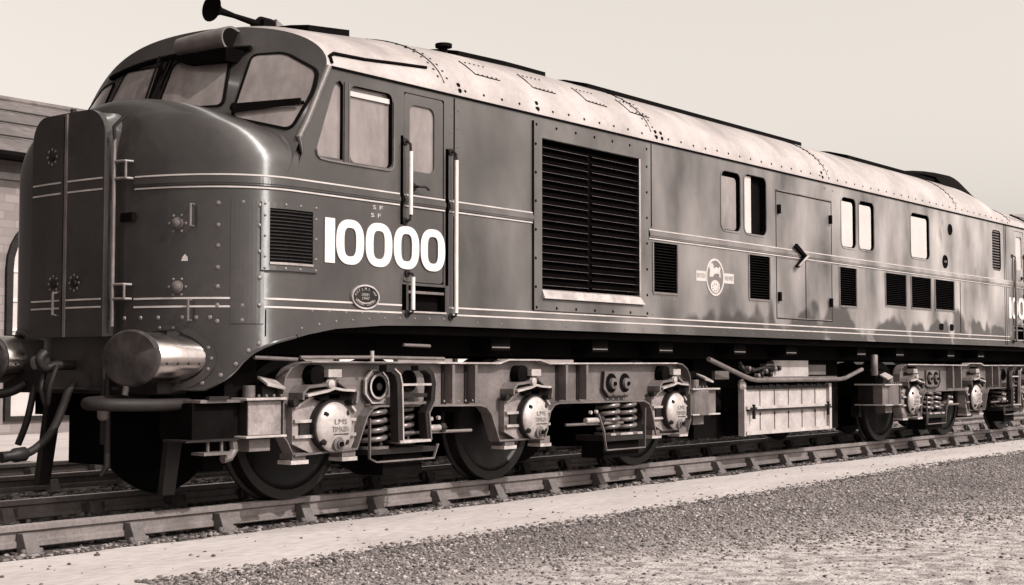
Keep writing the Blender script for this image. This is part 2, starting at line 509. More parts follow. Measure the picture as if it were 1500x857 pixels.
def sm_gravel(rng, n):
    # depth of the stony belt: dense from the path edge, thinning towards the viewer
    x = -2.5 + 30 * rng.uniform(0, 1, n) ** 1.7
    y = -0.9 - 4.6 * rng.uniform(0, 1, n) ** 1.25
    edge = np.interp(x, [-2, 1, 5, 9, 20], [-1.0, -.97, -.92, -.71, -.69])
    far = np.interp(x, [-2, 0, 2, 5, 9], [-1.9, -2.3, -3.3, -4.3, -6])
    keep = (y < edge - np.abs(rng.normal(0, .05, n))) & ((y > far + rng.normal(0, .35, n)) | (rng.uniform(0, 1, n) < .10))
    return np.stack([x, y, np.full(n, GZ)], -1)[keep]
stones("gravel", 150000, sm_gravel, .003, .015, [ST[0], ST[1], ST[1], ST[2], ST[2], ST[3]], "loose cinders and stones between the path and the viewer", 3)
def sm_fringe(rng, n):
    x = -2.5 + 24 * rng.uniform(0, 1, n) ** 1.6
    edge = np.interp(x, [-2, 1, 5, 9, 20], [-1.0, -.97, -.92, -.71, -.69])
    return np.stack([x, edge + rng.normal(0, .09, n), np.full(n, GZ + .004)], -1)
stones("path_fringe", 5200, sm_fringe, .004, .018, [ST[0], ST[1], ST[1], ST[2]], "cinders straying over the edge of the pale path", 9)
def sm_litter(rng, n):
    x = -3 + 20 * rng.uniform(0, 1, n) ** 1.5; y = rng.uniform(-1.0, .5, n)
    return np.stack([x, y, np.full(n, GZ + .004)], -1)
stones("path_grit", 260, sm_litter, .006, .016, ST[:3], "small stones scattered on the pale path", 4)
def sm_ballast(rng, n):
    x = -3 + 26 * rng.uniform(0, 1, n) ** 1.3
    y = rng.uniform(0.74, 4.2, n)
    return np.stack([x, y, np.full(n, GZ + .02)], -1)
stones("ballast", 22000, sm_ballast, .018, .045, [ST[0], ST[0], ST[1], ST[2]], "ballast stones lying between and behind the rails", 5)
def sm_edge(rng, n):
    x = -3 + 26 * rng.uniform(0, 1, n) ** 1.4
    y = .50 + np.abs(rng.normal(0, .07, n)) - .07 * rng.uniform(0, 1, n)
    return np.stack([x, y, np.full(n, GZ + .004)], -1)
stones("trackside_grit", 5200, sm_edge, .008, .026, [ST[0], ST[0], ST[1], ST[2]], "dark grit heaped along the outside of the near rail", 6)

# ------------------------------------------------------------------ railway tracks
def track(yc, label, x0, x1, first, pitch, n):
    root = empty("railway_track", ((x0 + x1) / 2, yc, GZ))
    tag(root, label, "railway track", "railway tracks in the yard")
    for s in (-1, 1):
        y = yc + s * 0.7525
        prof = [(-.035, 0), (-.028, -.004 + .004), (.028, 0), (.035, -.006), (.035, -.038), (.012, -.052), (.010, -.098), (.030, -.110), (.030, -.140), (.024, -.146),
                (-.024, -.146), (-.030, -.140), (-.030, -.110), (-.010, -.098), (-.012, -.052), (-.035, -.038), (-.035, -.006)]
        prof = [prof[0 + i] for i in range(2, len(prof))] + [(-.028, 0)]
        r_ = MB()
        k = len(prof)
        vs = [(x0, y + a, z) for a, z in prof] + [(x1, y + a, z) for a, z in prof]
        top = k - 1
        for i in range(k):
            j = (i + 1) % k
            r_.add([vs[i], vs[j], vs[k + j], vs[k + i]], [(0, 1, 2, 3)], M['railtop'] if i == top else M['rail'])
        r_.build("rail", root)
    for i in range(n):
        x = first + pitch * i + random.uniform(-.02, .02)
        s_ = MB()
        s_.box(x - .125, x + .125, yc - 1.22, yc + 1.22, GZ - .10, GZ - .002, M['wood'])
        so = s_.build("sleeper", root, bevel=.008)
        for s in (-1, 1):
            y = yc + s * .7525
            c = MB()
            c.box(x - .075, x + .075, y - .15, y + .15, GZ + .0, GZ + .022, M['chair'])
            for q in (-1, 1):      # the two jaws, leaning on the rail web
                w = .045
                bx = [(x - w * 1.15, y + q * .150, GZ + .02), (x + w * 1.15, y + q * .150, GZ + .02), (x + w * 1.15, y + q * .032, GZ + .02), (x - w * 1.15, y + q * .032, GZ + .02)]
                tx = [(x - w, y + q * .082, -.048), (x + w, y + q * .082, -.048), (x + w, y + q * .016, -.050), (x - w, y + q * .016, -.050)]
                c.hexa(bx, tx, M['chair'])
            for q in (-1, 1):
                c.lathe([(0, .022), (.018, .020), (.03, .012)], (x + q * .060, y - .120, GZ + .02), (0, 0, 1), M['chair'], 8)
                c.lathe([(0, .022), (.018, .020), (.03, .012)], (x + q * .060, y + .120, GZ + .02), (0, 0, 1), M['chair'], 8)
            c.build("rail_chair", so, bevel=.006)
            k_ = MB()
            ky = y - s * .045
            k_.hexa([(x - .085, ky - .022, -.125), (x + .095, ky - .026, -.125), (x + .095, ky + .022, -.125), (x - .085, ky + .022, -.125)], [(x - .085, ky - .022, -.062), (x + .095, ky - .026, -.060), (x + .095, ky + .022, -.060), (x - .085, ky + .022, -.062)], M['wood'])
            k_.build("rail_key", so)
    return root
track(1.415, "bullhead railway track under the black locomotive", -14, 60, -5.336, 0.784, 50)
track(5.03, "empty railway track beyond the locomotive near the workshop", -30, 60, -5.0, 0.777, 30)
# ------------------------------------------------------------------ the locomotive: body
B = 1.415                      # half width; bodyside plane at y = 0, centre line y = B
ZV, ZC = 1.31, 3.155           # valance edge, cantrail
NX, NA, NP = -0.50, 0.82, 2.3  # nose plan: start of the curve, depth, exponent
NZ = 2.40                      # shoulder height of the nose
def dome_z(x, v, rho):
    """bonnet height at X, lateral offset v; rho = 1 at the skin"""
    u = max(0.0, NX - x) / NA
    zt = 2.565 + .425 * (1 - min(1, abs(v) / B) ** 1.65) * (1 - min(1, u) ** 5)
    w = .11
    s = 1.0 if rho < 1 - w else math.sqrt(max(0, 1 - ((rho - 1 + w) / w) ** 2))
    return NZ + (zt - NZ) * s
RHO = [1 - .11 * (1 - math.cos(R(9 * k))) / 1 for k in range(11)] + [.86, .82, .77, .71, .64, .56, .47, .36, .24, .12, 0.0]
LEN = 15.6                     # mirror of the other cab: X -> LEN - X
loco = empty("diesel_locomotive", (7.8, B, 0.0))
tag(loco, "black and silver diesel locomotive numbered 10000, nose at left, filling the picture", "locomotive")

def rearfx(p): return (LEN - p[0], p[1], p[2])
def nose_plan(v):
    """X of the nose skin at lateral offset v from the centre"""
    u = min(1.0, abs(v) / B)
    return NX - NA * (1 - u ** NP) ** (1 / NP)
def nose_pt(ph):
    """plan point, ph from -90 (near side seam) through 0 (front centre) to 90"""
    c, s = math.cos(R(ph)), math.sin(R(ph))
    return (NX - NA * abs(c) ** (2 / NP), B + B * math.copysign(abs(s) ** (2 / NP), s))
def nose_n(v):
    x = (NX - nose_plan(v)) / NA; u = abs(v) / B
    g = Vector((-(x ** (NP - 1)) / NA, math.copysign(u ** (NP - 1) / B, v), 0))
    return g.normalized()
ZB = [(-1.06, .83), (-1.0, .88), (-.965, .907), (-.917, .968), (-.883, 1.024), (-.829, 1.08), (-.752, 1.123), (-.665, 1.156), (-.396, 1.217), (-.13, 1.262), (.37, 1.298), (1.0, 1.31)]
def zbot(x): return interp(x, ZB)
def ws_x(y, z):
    u = (B - y) / B
    return -.82 + .34 * u * u + .45 * (z - 2.6)
HT = [(-.6, .37), (-.3, .43), (-.1, .485), (.45, .54), (1.0, .60), (1.7, .65), (2.8, .69), (13.4, .69), (13.8, .64), (14.05, .53), (14.3, .46), (14.9, .44), (15.5, .43), (15.9, .42), (16.2, .37)]
def roof_z(x, y):
    u = min(1.0, abs(B - y) / B)
    return ZC + interp(x, HT) * (1 - u ** 2.2) ** .54
def roof_n(x, y):
    e = .01
    return Vector((-(roof_z(x + e, y) - roof_z(x - e, y)) / (2 * e), -(roof_z(x, y + e) - roof_z(x, y - e)) / (2 * e), 1)).normalized()

# --- bodyside with real openings
def cab_holes(f):
    """openings of one cab, as polygons in XZ (f maps X)"""
    w1 = [(-.30, 2.50), (-.055, 2.495), (-.055, 3.045), (-.085, 3.075), (-.13, 3.055), (-.16, 2.99), (-.315, 2.56)]
    w2 = rrect(.02, .475, 2.49, 3.06, .055)
    door = rrect(.605, 1.075, 1.635, 3.10, .01, 2)
    step = [(.665, 1.42), (1.095, 1.42), (1.095, 1.615), (.665, 1.615)]
    p1 = [(.568, 2.075), (.600, 2.075), (.600, 2.76), (.568, 2.76)]
    p2 = [(1.097, 1.63), (1.135, 1.63), (1.135, 2.72), (1.097, 2.72)]
    p3 = [(.590, 1.42), (.640, 1.42), (.640, 1.62), (.590, 1.62)]
    grl = [(-.365, 1.70), (-.365, 2.085), (-.735, 2.085), (-.735, 1.70)]
    out = [w1, w2, door, step, p1, p2, p3]
    return [[(f(x), z) for x, z in h] for h in out]
WIN = {'A': (5.49, 5.89, 2.42, 3.035), 'B': (5.985, 6.47, 2.42, 3.05), 'C': (8.38, 8.78, 2.435, 3.035), 'D': (8.88, 9.32, 2.44, 3.035), 'E': (10.50, 11.13, 2.44, 3.03)}
GRL = [(4.17, 4.60, 1.715, 2.195), (6.08, 6.535, 1.725, 2.195), (8.315, 8.775, 1.73, 2.19), (9.66, 10.31, 1.78, 2.19), (10.49, 11.15, 1.78, 2.19), (11.32, 12.0, 1.785, 2.19)]
BIG = (2.36, 3.90, 1.655, 2.965)
holes = cab_holes(lambda x: x) + cab_holes(lambda x: LEN - x)
for k, (a, b_, c, d) in WIN.items(): holes.append(rrect(a, b_, c, d, .075))
for a, b_, c, d in GRL: holes.append([(a, c), (b_, c), (b_, d), (a, d)])
holes.append([(BIG[0], BIG[2]), (BIG[1], BIG[2]), (BIG[1], BIG[3]), (BIG[0], BIG[3])])
VENT = (13.585, 13.955, 2.44, 3.045)
holes.append(rrect(*VENT, .07))

def side_outline():
    lo = [(x, zbot(x)) for x in (NX, -.396, -.13, .1, .37, .7, 1.0)]
    left = [(-.21, ZC + .006), (-.325, 2.90), (-.47, 2.605), (-.46, 2.50), (NX, 2.40)]
    up = lo + [(LEN - x, z) for x, z in reversed(lo)] + [(LEN - x, z) for x, z in reversed(left)]
    return up + left
body = MB()
body.plate(side_outline(), .05, None, M['paint'], [])         # replaced below by the real skin
body = MB()
out = side_outline()
tri_l = [out] + holes
pts = [p for l in tri_l for p in l]
tri = tessellate_polygon([[Vector((p[0], p[1], 0)) for p in l] for l in tri_l])
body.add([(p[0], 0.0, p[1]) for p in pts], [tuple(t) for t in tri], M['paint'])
for l in holes:                                                # reveals
    n = len(l)
    body.add([(p[0], 0.0, p[1]) for p in l] + [(p[0], .075, p[1]) for p in l], [(i, (i + 1) % n, n + (i + 1) % n, n + i) for i in range(n)], M['soot'])
    body.plate(l, .076, .09, M['soot'])
# far side and underside, closed
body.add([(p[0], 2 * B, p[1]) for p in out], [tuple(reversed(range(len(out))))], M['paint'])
for i in range(6):
    a, b_ = out[i], out[i + 1]
lo = [p for p in out if p[1] < 1.4]
body.add([(p[0], 0.0, p[1]) for p in lo] + [(p[0], 2 * B, p[1]) for p in lo], [(i, i + 1, len(lo) + i + 1, len(lo) + i) for i in range(len(lo) - 1)], M['soot'])
# valance lip along the bottom edge
body.ribbon([(x, zbot(x) + .012) for x in [NX + .0] + [-.396, -.13, .1, .37, .7, 1.0]] + [(14.6, ZV + .012)], -.012, .02, .022, M['paint'])
# rivets and bolts on the bodyside
rv = [(1.25, z, .011) for z in np.arange(1.42, 3.1, .148)] + [(1.165, z, .009) for z in (2.72, 2.86, 3.0)]
rv += [(x, 1.385, .010) for x in np.arange(-.35, .5, .17)]
rv += [(x, zbot(x) + .055, .011) for x in np.arange(-.45, 1.2, .17)]
rv += [(x, 1.345, .010) for x in np.arange(1.5, 14, .31)]
for a, b_, c, d in GRL:
    rv += [(x, c - .035, .007) for x in np.arange(a, b_ + .02, .07)] + [(x, c - .085, .007) for x in (a + .03, a + .09, b_ - .03, b_ - .09)]
    rv += [(q, z, .006) for q in (a - .035, b_ + .035) for z in np.arange(c, d, .1)]
rv += [(4.15, z, .012) for z in np.arange(1.5, 3.05, .29)]
rv += [(7.93, 3.1, .02), (8.15, 3.09, .02), (13.97, 3.0, .012)] + [(14.02, z, .011) for z in np.arange(1.45, 3.1, .15)]
for x, z, r_ in rv:
    body.rivet((x, 0, z), (0, -1, 0), r_, M['paint_edge'] if z < 1.41 else M['paint'])  # lower rivets paler, their highlight put into the colour
# panel seams: thin raised butt straps
for x, z0, z1 in ((1.20, 2.33, 3.14), (1.20, 1.46, 2.19), (4.135, 2.33, 3.14), (14.10, 1.33, 3.15), (14.17, 1.33, 3.15), (12.25, 1.48, 2.2)):
    body.box(x - .006, x + .006, -.004, 0.003, z0, z1, M['soot'])
bodyo = body.build("body", loco, label="glossy black bodyside with cream lining and streaks of road dirt and painted-in sky sheen towards the far end")

# --- nose
def nose(fx, name="nose"):
    n = MB(fx)
    phs = [-90 + 180 * i / 72 for i in range(73)]
    rows = []
    for t in range(13):
        row = []
        for ph in phs:
            x, y = nose_pt(ph); zb = zbot(x)
            row.append((x, y, zb + (NZ - zb) * t / 12))
        rows.append(row)
    for rho in RHO[1:]:
        row = []
        for ph in phs:
            x, y = NX + (nose_pt(ph)[0] - NX) * rho, B + (nose_pt(ph)[1] - B) * rho
            row.append((x, y, dome_z(x, y - B, rho)))
        rows.append(row)
    n.grid(rows, M['paint'])
    # bonnet running back to the windscreen
    arch = []
    for rho in RHO + [-q for q in RHO[-2::-1]]:
        arch.append((B - B * rho, dome_z(NX, B * rho, abs(rho))))
    n.grid([[(NX, y, z) for y, z in arch], [(-.05, y, z) for y, z in arch]], M['paint'])
    # lower edge lip and rivets
    lip = [nose_pt(ph) for ph in phs]
    n.tube([(x - .004, y, zbot(x) + .006) for x, y in lip], .012, M['paint'], 6)
    def rv(v, z, r_=.0165, m='paint_edge'):  # nose rivets carry their glint as pale paint
        nn = nose_n(v)
        n.rivet((nose_plan(v), B + v, z), nn, r_, M[m])
    for z in (1.30, 1.41, 1.537, 1.668, 1.817, 1.958, 2.11): rv(.236 - B, z)
    for z in (2.12, 1.41, 1.31): rv(.12 - B, z)
    for v in (-.80, -.66, -.97, -.52, -.38, -1.06, -1.14): rv(v, 1.325)
    for v in (-1.10, -1.20, -1.27, -1.32, -1.355): rv(v, zbot(nose_plan(v)) + .05)
    for v in (-.95,): rv(v, .86)
    return n.build(name, loco, smooth=40)
nose(None); nose(rearfx)

# lining that runs round the nose and along the sides
def lining():
    for name, z0, z1, proud in (("waist_moulding", 2.215, 2.315, .010), ("lower_stripe", 1.395, 1.465, .003)):
        b = MB()
        def run(za, zb, p, m, xa=None, xb=None):
            path = []
            if xa is None:
                for i in range(46):
                    x, y = nose_pt(-90 + 68 * (45 - i) / 45)
                    nn = nose_n(y - B)
                    path.append((x + nn.x * p, y + nn.y * p))
                path.append((xb, -p))
            else:
                path = [(xa, -p), (xb, -p)]
            b.grid([[(x, y, za) for x, y in path], [(x, y, zb) for x, y in path]], m)
            q = .0
            b.grid([[(x, y, zb) for x, y in path], [(x, y + p + .001, zb) for x, y in path]], m)
            b.grid([[(x, y + p + .001, za) for x, y in path], [(x, y, za) for x, y in path]], m)
        segs = [(None, .553), (.604, 1.083), (1.138, 2.235), (4.085, 14.46), (14.52, 14.98)] if name == "waist_moulding" else [(None, .588), (1.14, 14.3)]
        for xa, xb in segs:
            if name == "waist_moulding":
                run(z0, z1, .006, M['paint'], xa, xb)
                run(z0 + .022, z1 - .022, .015, M['paint'], xa, xb)
                run(z0 + .036, z1 - .036, .021, M['paint'], xa, xb)
                run(z1 - .013, z1 - .002, .0085, M['cream'], xa, xb)
                run(z0 + .002, z0 + .013, .0085, M['cream'], xa, xb)
            else:
                run(z1 - .013, z1, .003, M['cream'], xa, xb)
                run(z0, z0 + .013, .003, M['cream'], xa, xb)
        b.build(name, loco)
lining()

# --- cab front (windscreen frame and brow), glass, wipers, hood
def ztop(y):
    z = 3.2
    for _ in range(40):
        z = roof_z(ws_x(y, z), y)
    return z
def cab_front(fx):
    f = MB(fx)
    ys = [2 * B * (0.5 - 0.5 * math.cos(math.pi * i / 44)) for i in range(45)]
    rows = []
    for t in range(15):
        rows.append([(ws_x(y, 2.35 + (ztop(y) - 2.35) * t / 14), y, 2.35 + (ztop(y) - 2.35) * t / 14) for y in ys])
    f.grid(rows, M['paint'])
    fo = f.build("cab_front", loco, smooth=50)
    # windscreen panes, each a rounded glass set 6 mm proud in a dark rubber
    def pane(poly, name="windscreen", mm='glass'):
        p = MB(fx)
        P = [Vector(q) for q in poly]
        c = sum(P, Vector((0, 0))) / len(P)
        rnd = []
        n = len(P)
        for i in range(n):
            a, b_, d = P[i - 1], P[i], P[(i + 1) % n]
            r1 = min(.055, (a - b_).length * .4); r2 = min(.055, (d - b_).length * .4)
            s, e = b_ + (a - b_).normalized() * r1, b_ + (d - b_).normalized() * r2
            for k in range(6):
                t = k / 5
                rnd.append(s * (1 - t) ** 2 + b_ * 2 * t * (1 - t) + e * t * t)
        def to3(q, off): return (ws_x(q.x, q.y) - off, q.x, q.y)
        rub = [c + (q - c) * (1 + .020 / max(.1, (q - c).length)) for q in rnd]
        m = len(rnd)
        # the glass follows the curve of the screen
        rings = []
        for k in range(6):
            rings.append([to3(c + (q - c) * (1 - k / 6), .010) for q in rnd])
        for k in range(5):
            p.add(rings[k] + rings[k + 1], [(i, (i + 1) % m, m + (i + 1) % m, m + i) for i in range(m)], M[mm])
        p.add(rings[5], [tuple(range(m))], M[mm])
        p.add([to3(q, .016) for q in rub] + [to3(q, .016) for q in rnd], [(i, (i + 1) % m, m + (i + 1) % m, m + i) for i in range(m)], M['soot'])
        p.add([to3(q, .016) for q in rub] + [to3(q, -.002) for q in rub], [(i, (i + 1) % m, m + (i + 1) % m, m + i) for i in range(m)], M['soot'])
        p.build(name, fo, smooth=40)
    pane([(.56, 2.80), (.585, 3.285), (.33, 3.275), (.05, 3.12), (.03, 2.96), (.085, 2.68)])
    pane([(1.33, 2.93), (1.345, 3.30), (.80, 3.335), (.69, 2.90)])
    pane([(2.16, 2.90), (2.05, 3.335), (1.50, 3.30), (1.49, 2.93)])
    pane([(2.745, 2.68), (2.80, 2.96), (2.78, 3.12), (2.50, 3.275), (2.245, 3.285), (2.27, 2.80)])
    d = MB(fx)                                                # drip strip over the centre screens
    d.tube([(ws_x(y, z) - .018, y, z) for y, z in [(.62 + (2.83 - 1.1) * i / 24, 3.345 + .025 * math.sin(math.pi * i / 24)) for i in range(25)]], .022, M['soot'], 6)
    d.build("drip_strip", fo, smooth=50)
    h = MB(fx)                                                # ventilator hood on the brow, open towards the side
    nrm = Vector((-1, 0, .45)).normalized(); upv = Vector((.45, 0, 1)).normalized()
    rows = []
    for k in range(9):
        y = .80 + .52 * k / 8
        base = Vector((ws_x(y, 3.40), y, 3.40)); sc = 1 - .25 * k / 8
        rows.append([base + nrm * (.15 * sc * math.sin(math.pi * j / 12) ** .8 - .01) + upv * (.105 * sc * -math.cos(math.pi * j / 12) + .02) for j in range(13)])
    h.grid(rows, M['paint_edge'])
    inr = [[p + Vector((0, .012, 0)) for p in rows[0]]]
    c0 = sum(rows[0], Vector()) / 13
    rim = [c0 + (p - c0) * .80 for p in rows[0]]
    h.grid([rows[0], rim], M['bogie'])
    h.add(rim, [tuple(range(13))], M['soot'])
    h.add(rows[-1], [tuple(range(13))], M['paint_edge'])
    a0 = Vector((ws_x(.95, 3.30), .95, 3.30))
    h.hexa([(a0.x - .10, .70, 3.235), (a0.x + .03, .70, 3.235), (a0.x + .03, 1.12, 3.255), (a0.x - .10, 1.12, 3.255)],
           [(a0.x - .13, .66, 3.325), (a0.x + .06, .66, 3.325), (a0.x + .06, 1.34, 3.335), (a0.x - .13, 1.34, 3.335)], M['soot'])
    h.build("hood", fo, smooth=50)
    def wiper(pv, tip, w):
        p = MB(fx)
        def at(q, off=.045): return Vector((ws_x(*q) - off, q[0], q[1]))
        p.lathe([(0, .035), (.05, .032), (.06, .015)], at(pv, .0), (-1, 0, .3), M['soot'], 12)
        a, b_ = at(pv), at(tip)
        u = Vector((0, 0, w))
        p.hexa([a - u * .5, b_ - u * .25, b_ + Vector((-.015, 0, 0)) - u * .25, a + Vector((-.015, 0, 0)) - u * .5],
               [a + u * .5, b_ + u * .4, b_ + Vector((-.015, 0, 0)) + u * .4, a + Vector((-.015, 0, 0)) + u * .5], M['soot'])
        p.tube([at(pv, .02), at(tip, .02)], .012, M['soot'], 6)
        p.build("wiper", fo)
    wiper((.55, 2.855), (.05, 2.875), .065)
    wiper((1.40, 2.97), (1.375, 3.36), .02)
    wiper((1.47, 2.97), (1.52, 3.38), .02)
    # raked corner pillar with a pale edge
    c = MB(fx)
    c.tube([(-.485, .012, 2.60), (-.40, .008, 2.75), (-.30, .006, 2.96), (-.20, .006, 3.16)], .026, M['bogie'], 10)
    c.tube([(-.455, .004, 2.50), (-.47, .004, 2.56), (-.485, .012, 2.615)], .03, M['paint'], 10, radii=[.010, .020, .026])
    c.build("corner_pillar", fo, smooth=50)
cab_front(None); cab_front(rearfx)

# --- roof
r_ = MB()
xs = sorted(set([round(-.5 + .1 * i, 3) for i in range(34)] + [round(2.9 + .5 * i, 3) for i in range(20)] + [round(12.6 + .1 * i, 3) for i in range(36)]))
ys = [B - B * math.cos(math.pi * i / 40) for i in range(41)]
rows = []
for y in ys:
    xf = ws_x(y, ztop(y))
    row = []
    for x in xs:
        xx = xf + (x + .5) * (7.8 - xf) / 8.3 if x < 7.8 else LEN - (xf + (LEN - x + .5) * (7.8 - xf) / 8.3)
        row.append((xx, y, roof_z(xx, y)))
    rows.append(row)
r_.grid(rows, M['silver'])
def roof_strip(x0, x1, y0, y1, h, m, k=6):
    """a raised plate that follows the roof"""
    q = []
    for i in range(k + 1):
        x = x0 + (x1 - x0) * i / k
        q.append([(x, y0 + (y1 - y0) * j / 4, roof_z(x, y0 + (y1 - y0) * j / 4) + h) for j in range(5)])
    r_.grid(q, m)
    edge = [q[0][j] for j in range(5)] + [q[i][4] for i in range(k + 1)] + [q[k][4 - j] for j in range(5)] + [q[k - i][0] for i in range(k + 1)]
    n = len(edge)
    r_.add(edge + [(e[0], e[1], e[2] - h - .01) for e in edge], [(i, (i + 1) % n, n + (i + 1) % n, n + i) for i in range(n)], m)
# cantrail gutter, joints and fixings
r_.tube([(x, -.006, ZC + .004) for x in (-.18, 15.78)], .010, M['soot'], 6)
def seam(x, y0=.02, y1=1.35, m='soot', rr=.006):
    r_.tube([(x, y, roof_z(x, y) + .002) for y in [y0 + (y1 - y0) * i / 24 for i in range(25)]], rr, M[m], 5)
    for i in range(1, 14):
        y = y0 + (y1 - y0) * (i / 14) ** 1.5
        for dx in (-.05, .06):
            r_.rivet((x + dx, y, roof_z(x + dx, y)), roof_n(x + dx, y), .012, M['soot'])
seam(1.10); seam(4.17); seam(8.05); seam(12.2); seam(14.45)
for x in np.arange(1.35, 14.4, .24):
    y = .010 + random.uniform(-.001, .001)
    r_.rivet((x, y, roof_z(x, y)), roof_n(x, y), .013, M['soot'])
for x in (1.28, 2.33, 4.25, 4.35, 7.9):
    for dy in (.008, .025): r_.rivet((x, dy, roof_z(x, dy)), roof_n(x, dy), .022, M['soot'])
for x in (1.60, 2.40, 3.22, 3.95):              # removable panels: edges on two sides and screws on the third
    def rp(x, y): return (x, y, roof_z(x, y) + .003)
    r_.tube([rp(x, .29), rp(x + .005, .21), rp(x + .02, .13), rp(x + .2, .122), rp(x + .34, .12)], .0055, M['soot'], 5)
    for k in range(5):
        xx = x + .07 + .06 * k
        r_.rivet(rp(xx, .28), roof_n(xx, .28), .010, M['soot']); r_.rivet(rp(xx, .135), roof_n(xx, .135), .008, M['soot'])
# gutter above the cab side
for f in (lambda x: x, lambda x: LEN - x):
    gp = [(-.17, .0, 3.19), (-.175, .02, 3.245), (-.12, .035, 3.275), (.2, .045, None), (.6, .065, None), (.95, .08, None)]
    r_.tube([(f(x), y, z if z else roof_z(x, y) + .012) for x, y, z in gp], .014, M['soot'], 6)
roof = r_.build("roof", loco, smooth=35, label="pale aluminium painted roof dotted with dark rivets")
def roof_hatch(x0, x1, y0, y1, h, m, k=6, name="roof_hatch"):
    q = MB()
    a = []
    for i in range(k + 1):
        x = x0 + (x1 - x0) * i / k
        a.append([(x, y0 + (y1 - y0) * j / 6, roof_z(x, y0 + (y1 - y0) * j / 6) + h) for j in range(7)])
    q.grid(a, m)
    edge = [a[0][j] for j in range(7)] + [a[i][6] for i in range(1, k + 1)] + [a[k][5 - j] for j in range(6)] + [a[k - i][0] for i in range(1, k)]
    n = len(edge)
    q.add(edge + [(e[0], e[1], e[2] - h - .02) for e in edge], [(i, (i + 1) % n, n + (i + 1) % n, n + i) for i in range(n)], M['soot'])
    return q.build(name, roof, smooth=30)
roof_hatch(.36, .82, .80, 2.03, .055, M['dark'])
roof_hatch(2.1, 3.4, .72, 2.11, .045, M['dark'])
roof_hatch(3.95, 8.6, .62, 2.21, .045, M['dark'], 14)
roof_hatch(9.9, 13.3, .60, 2.23, .05, M['dark'], 10)
e = MB()                                         # exhaust casing at the far end
rows = []
for i in range(9):
    t = i / 8; x = 12.9 + 1.5 * t; h = .16 * math.sin(math.pi * min(1, .15 + t)) ** .8
    rows.append([(x, .42 + (2 * B - .84) * j / 12, roof_z(min(x, 13.2), .42 + (2 * B - .84) * j / 12) + (h if 0 < j < 12 else -.05) - .25 * max(0, t - .75) ** 1.2) for j in range(13)])
e.grid(rows, M['soot'])
e.build("exhaust_casing", roof, smooth=60)
v = MB()
v.lathe([(0, .035), (.07, .035), (.07, .075), (.10, .075), (.11, .03)], (2.0, .80, roof_z(2.0, .80) - .02), (0, 0, 1), M['soot'], 16)
v.build("roof_vent", roof, smooth=40)
h = MB()                                         # air horn
hz = 3.765
h.lathe([(0, .015), (.02, .03), (.30, .020), (.44, .030), (.49, .06), (.525, .105), (.535, .110), (.53, .09), (.50, .045)], (.33, 1.30, hz - .01), (-1, 0, .07), M['soot'], 20)
h.box(.27, .45, 1.22, 1.38, hz - .16, hz + .02, M['soot'])
h.lathe([(0, .03), (.05, .07), (.16, .07), (.2, .05)], (.25, 1.30, hz - .01), (1, 0, 0), M['soot'], 14)
h.hexa([(.39, 1.2, hz - .16), (.72, 1.2, hz - .16), (.72, 1.4, hz - .16), (.39, 1.4, hz - .16)], [(.39, 1.2, hz + .04), (.70, 1.24, hz - .08), (.70, 1.36, hz - .08), (.39, 1.4, hz + .04)], M['silver'])
h.build("horn", roof, smooth=45)
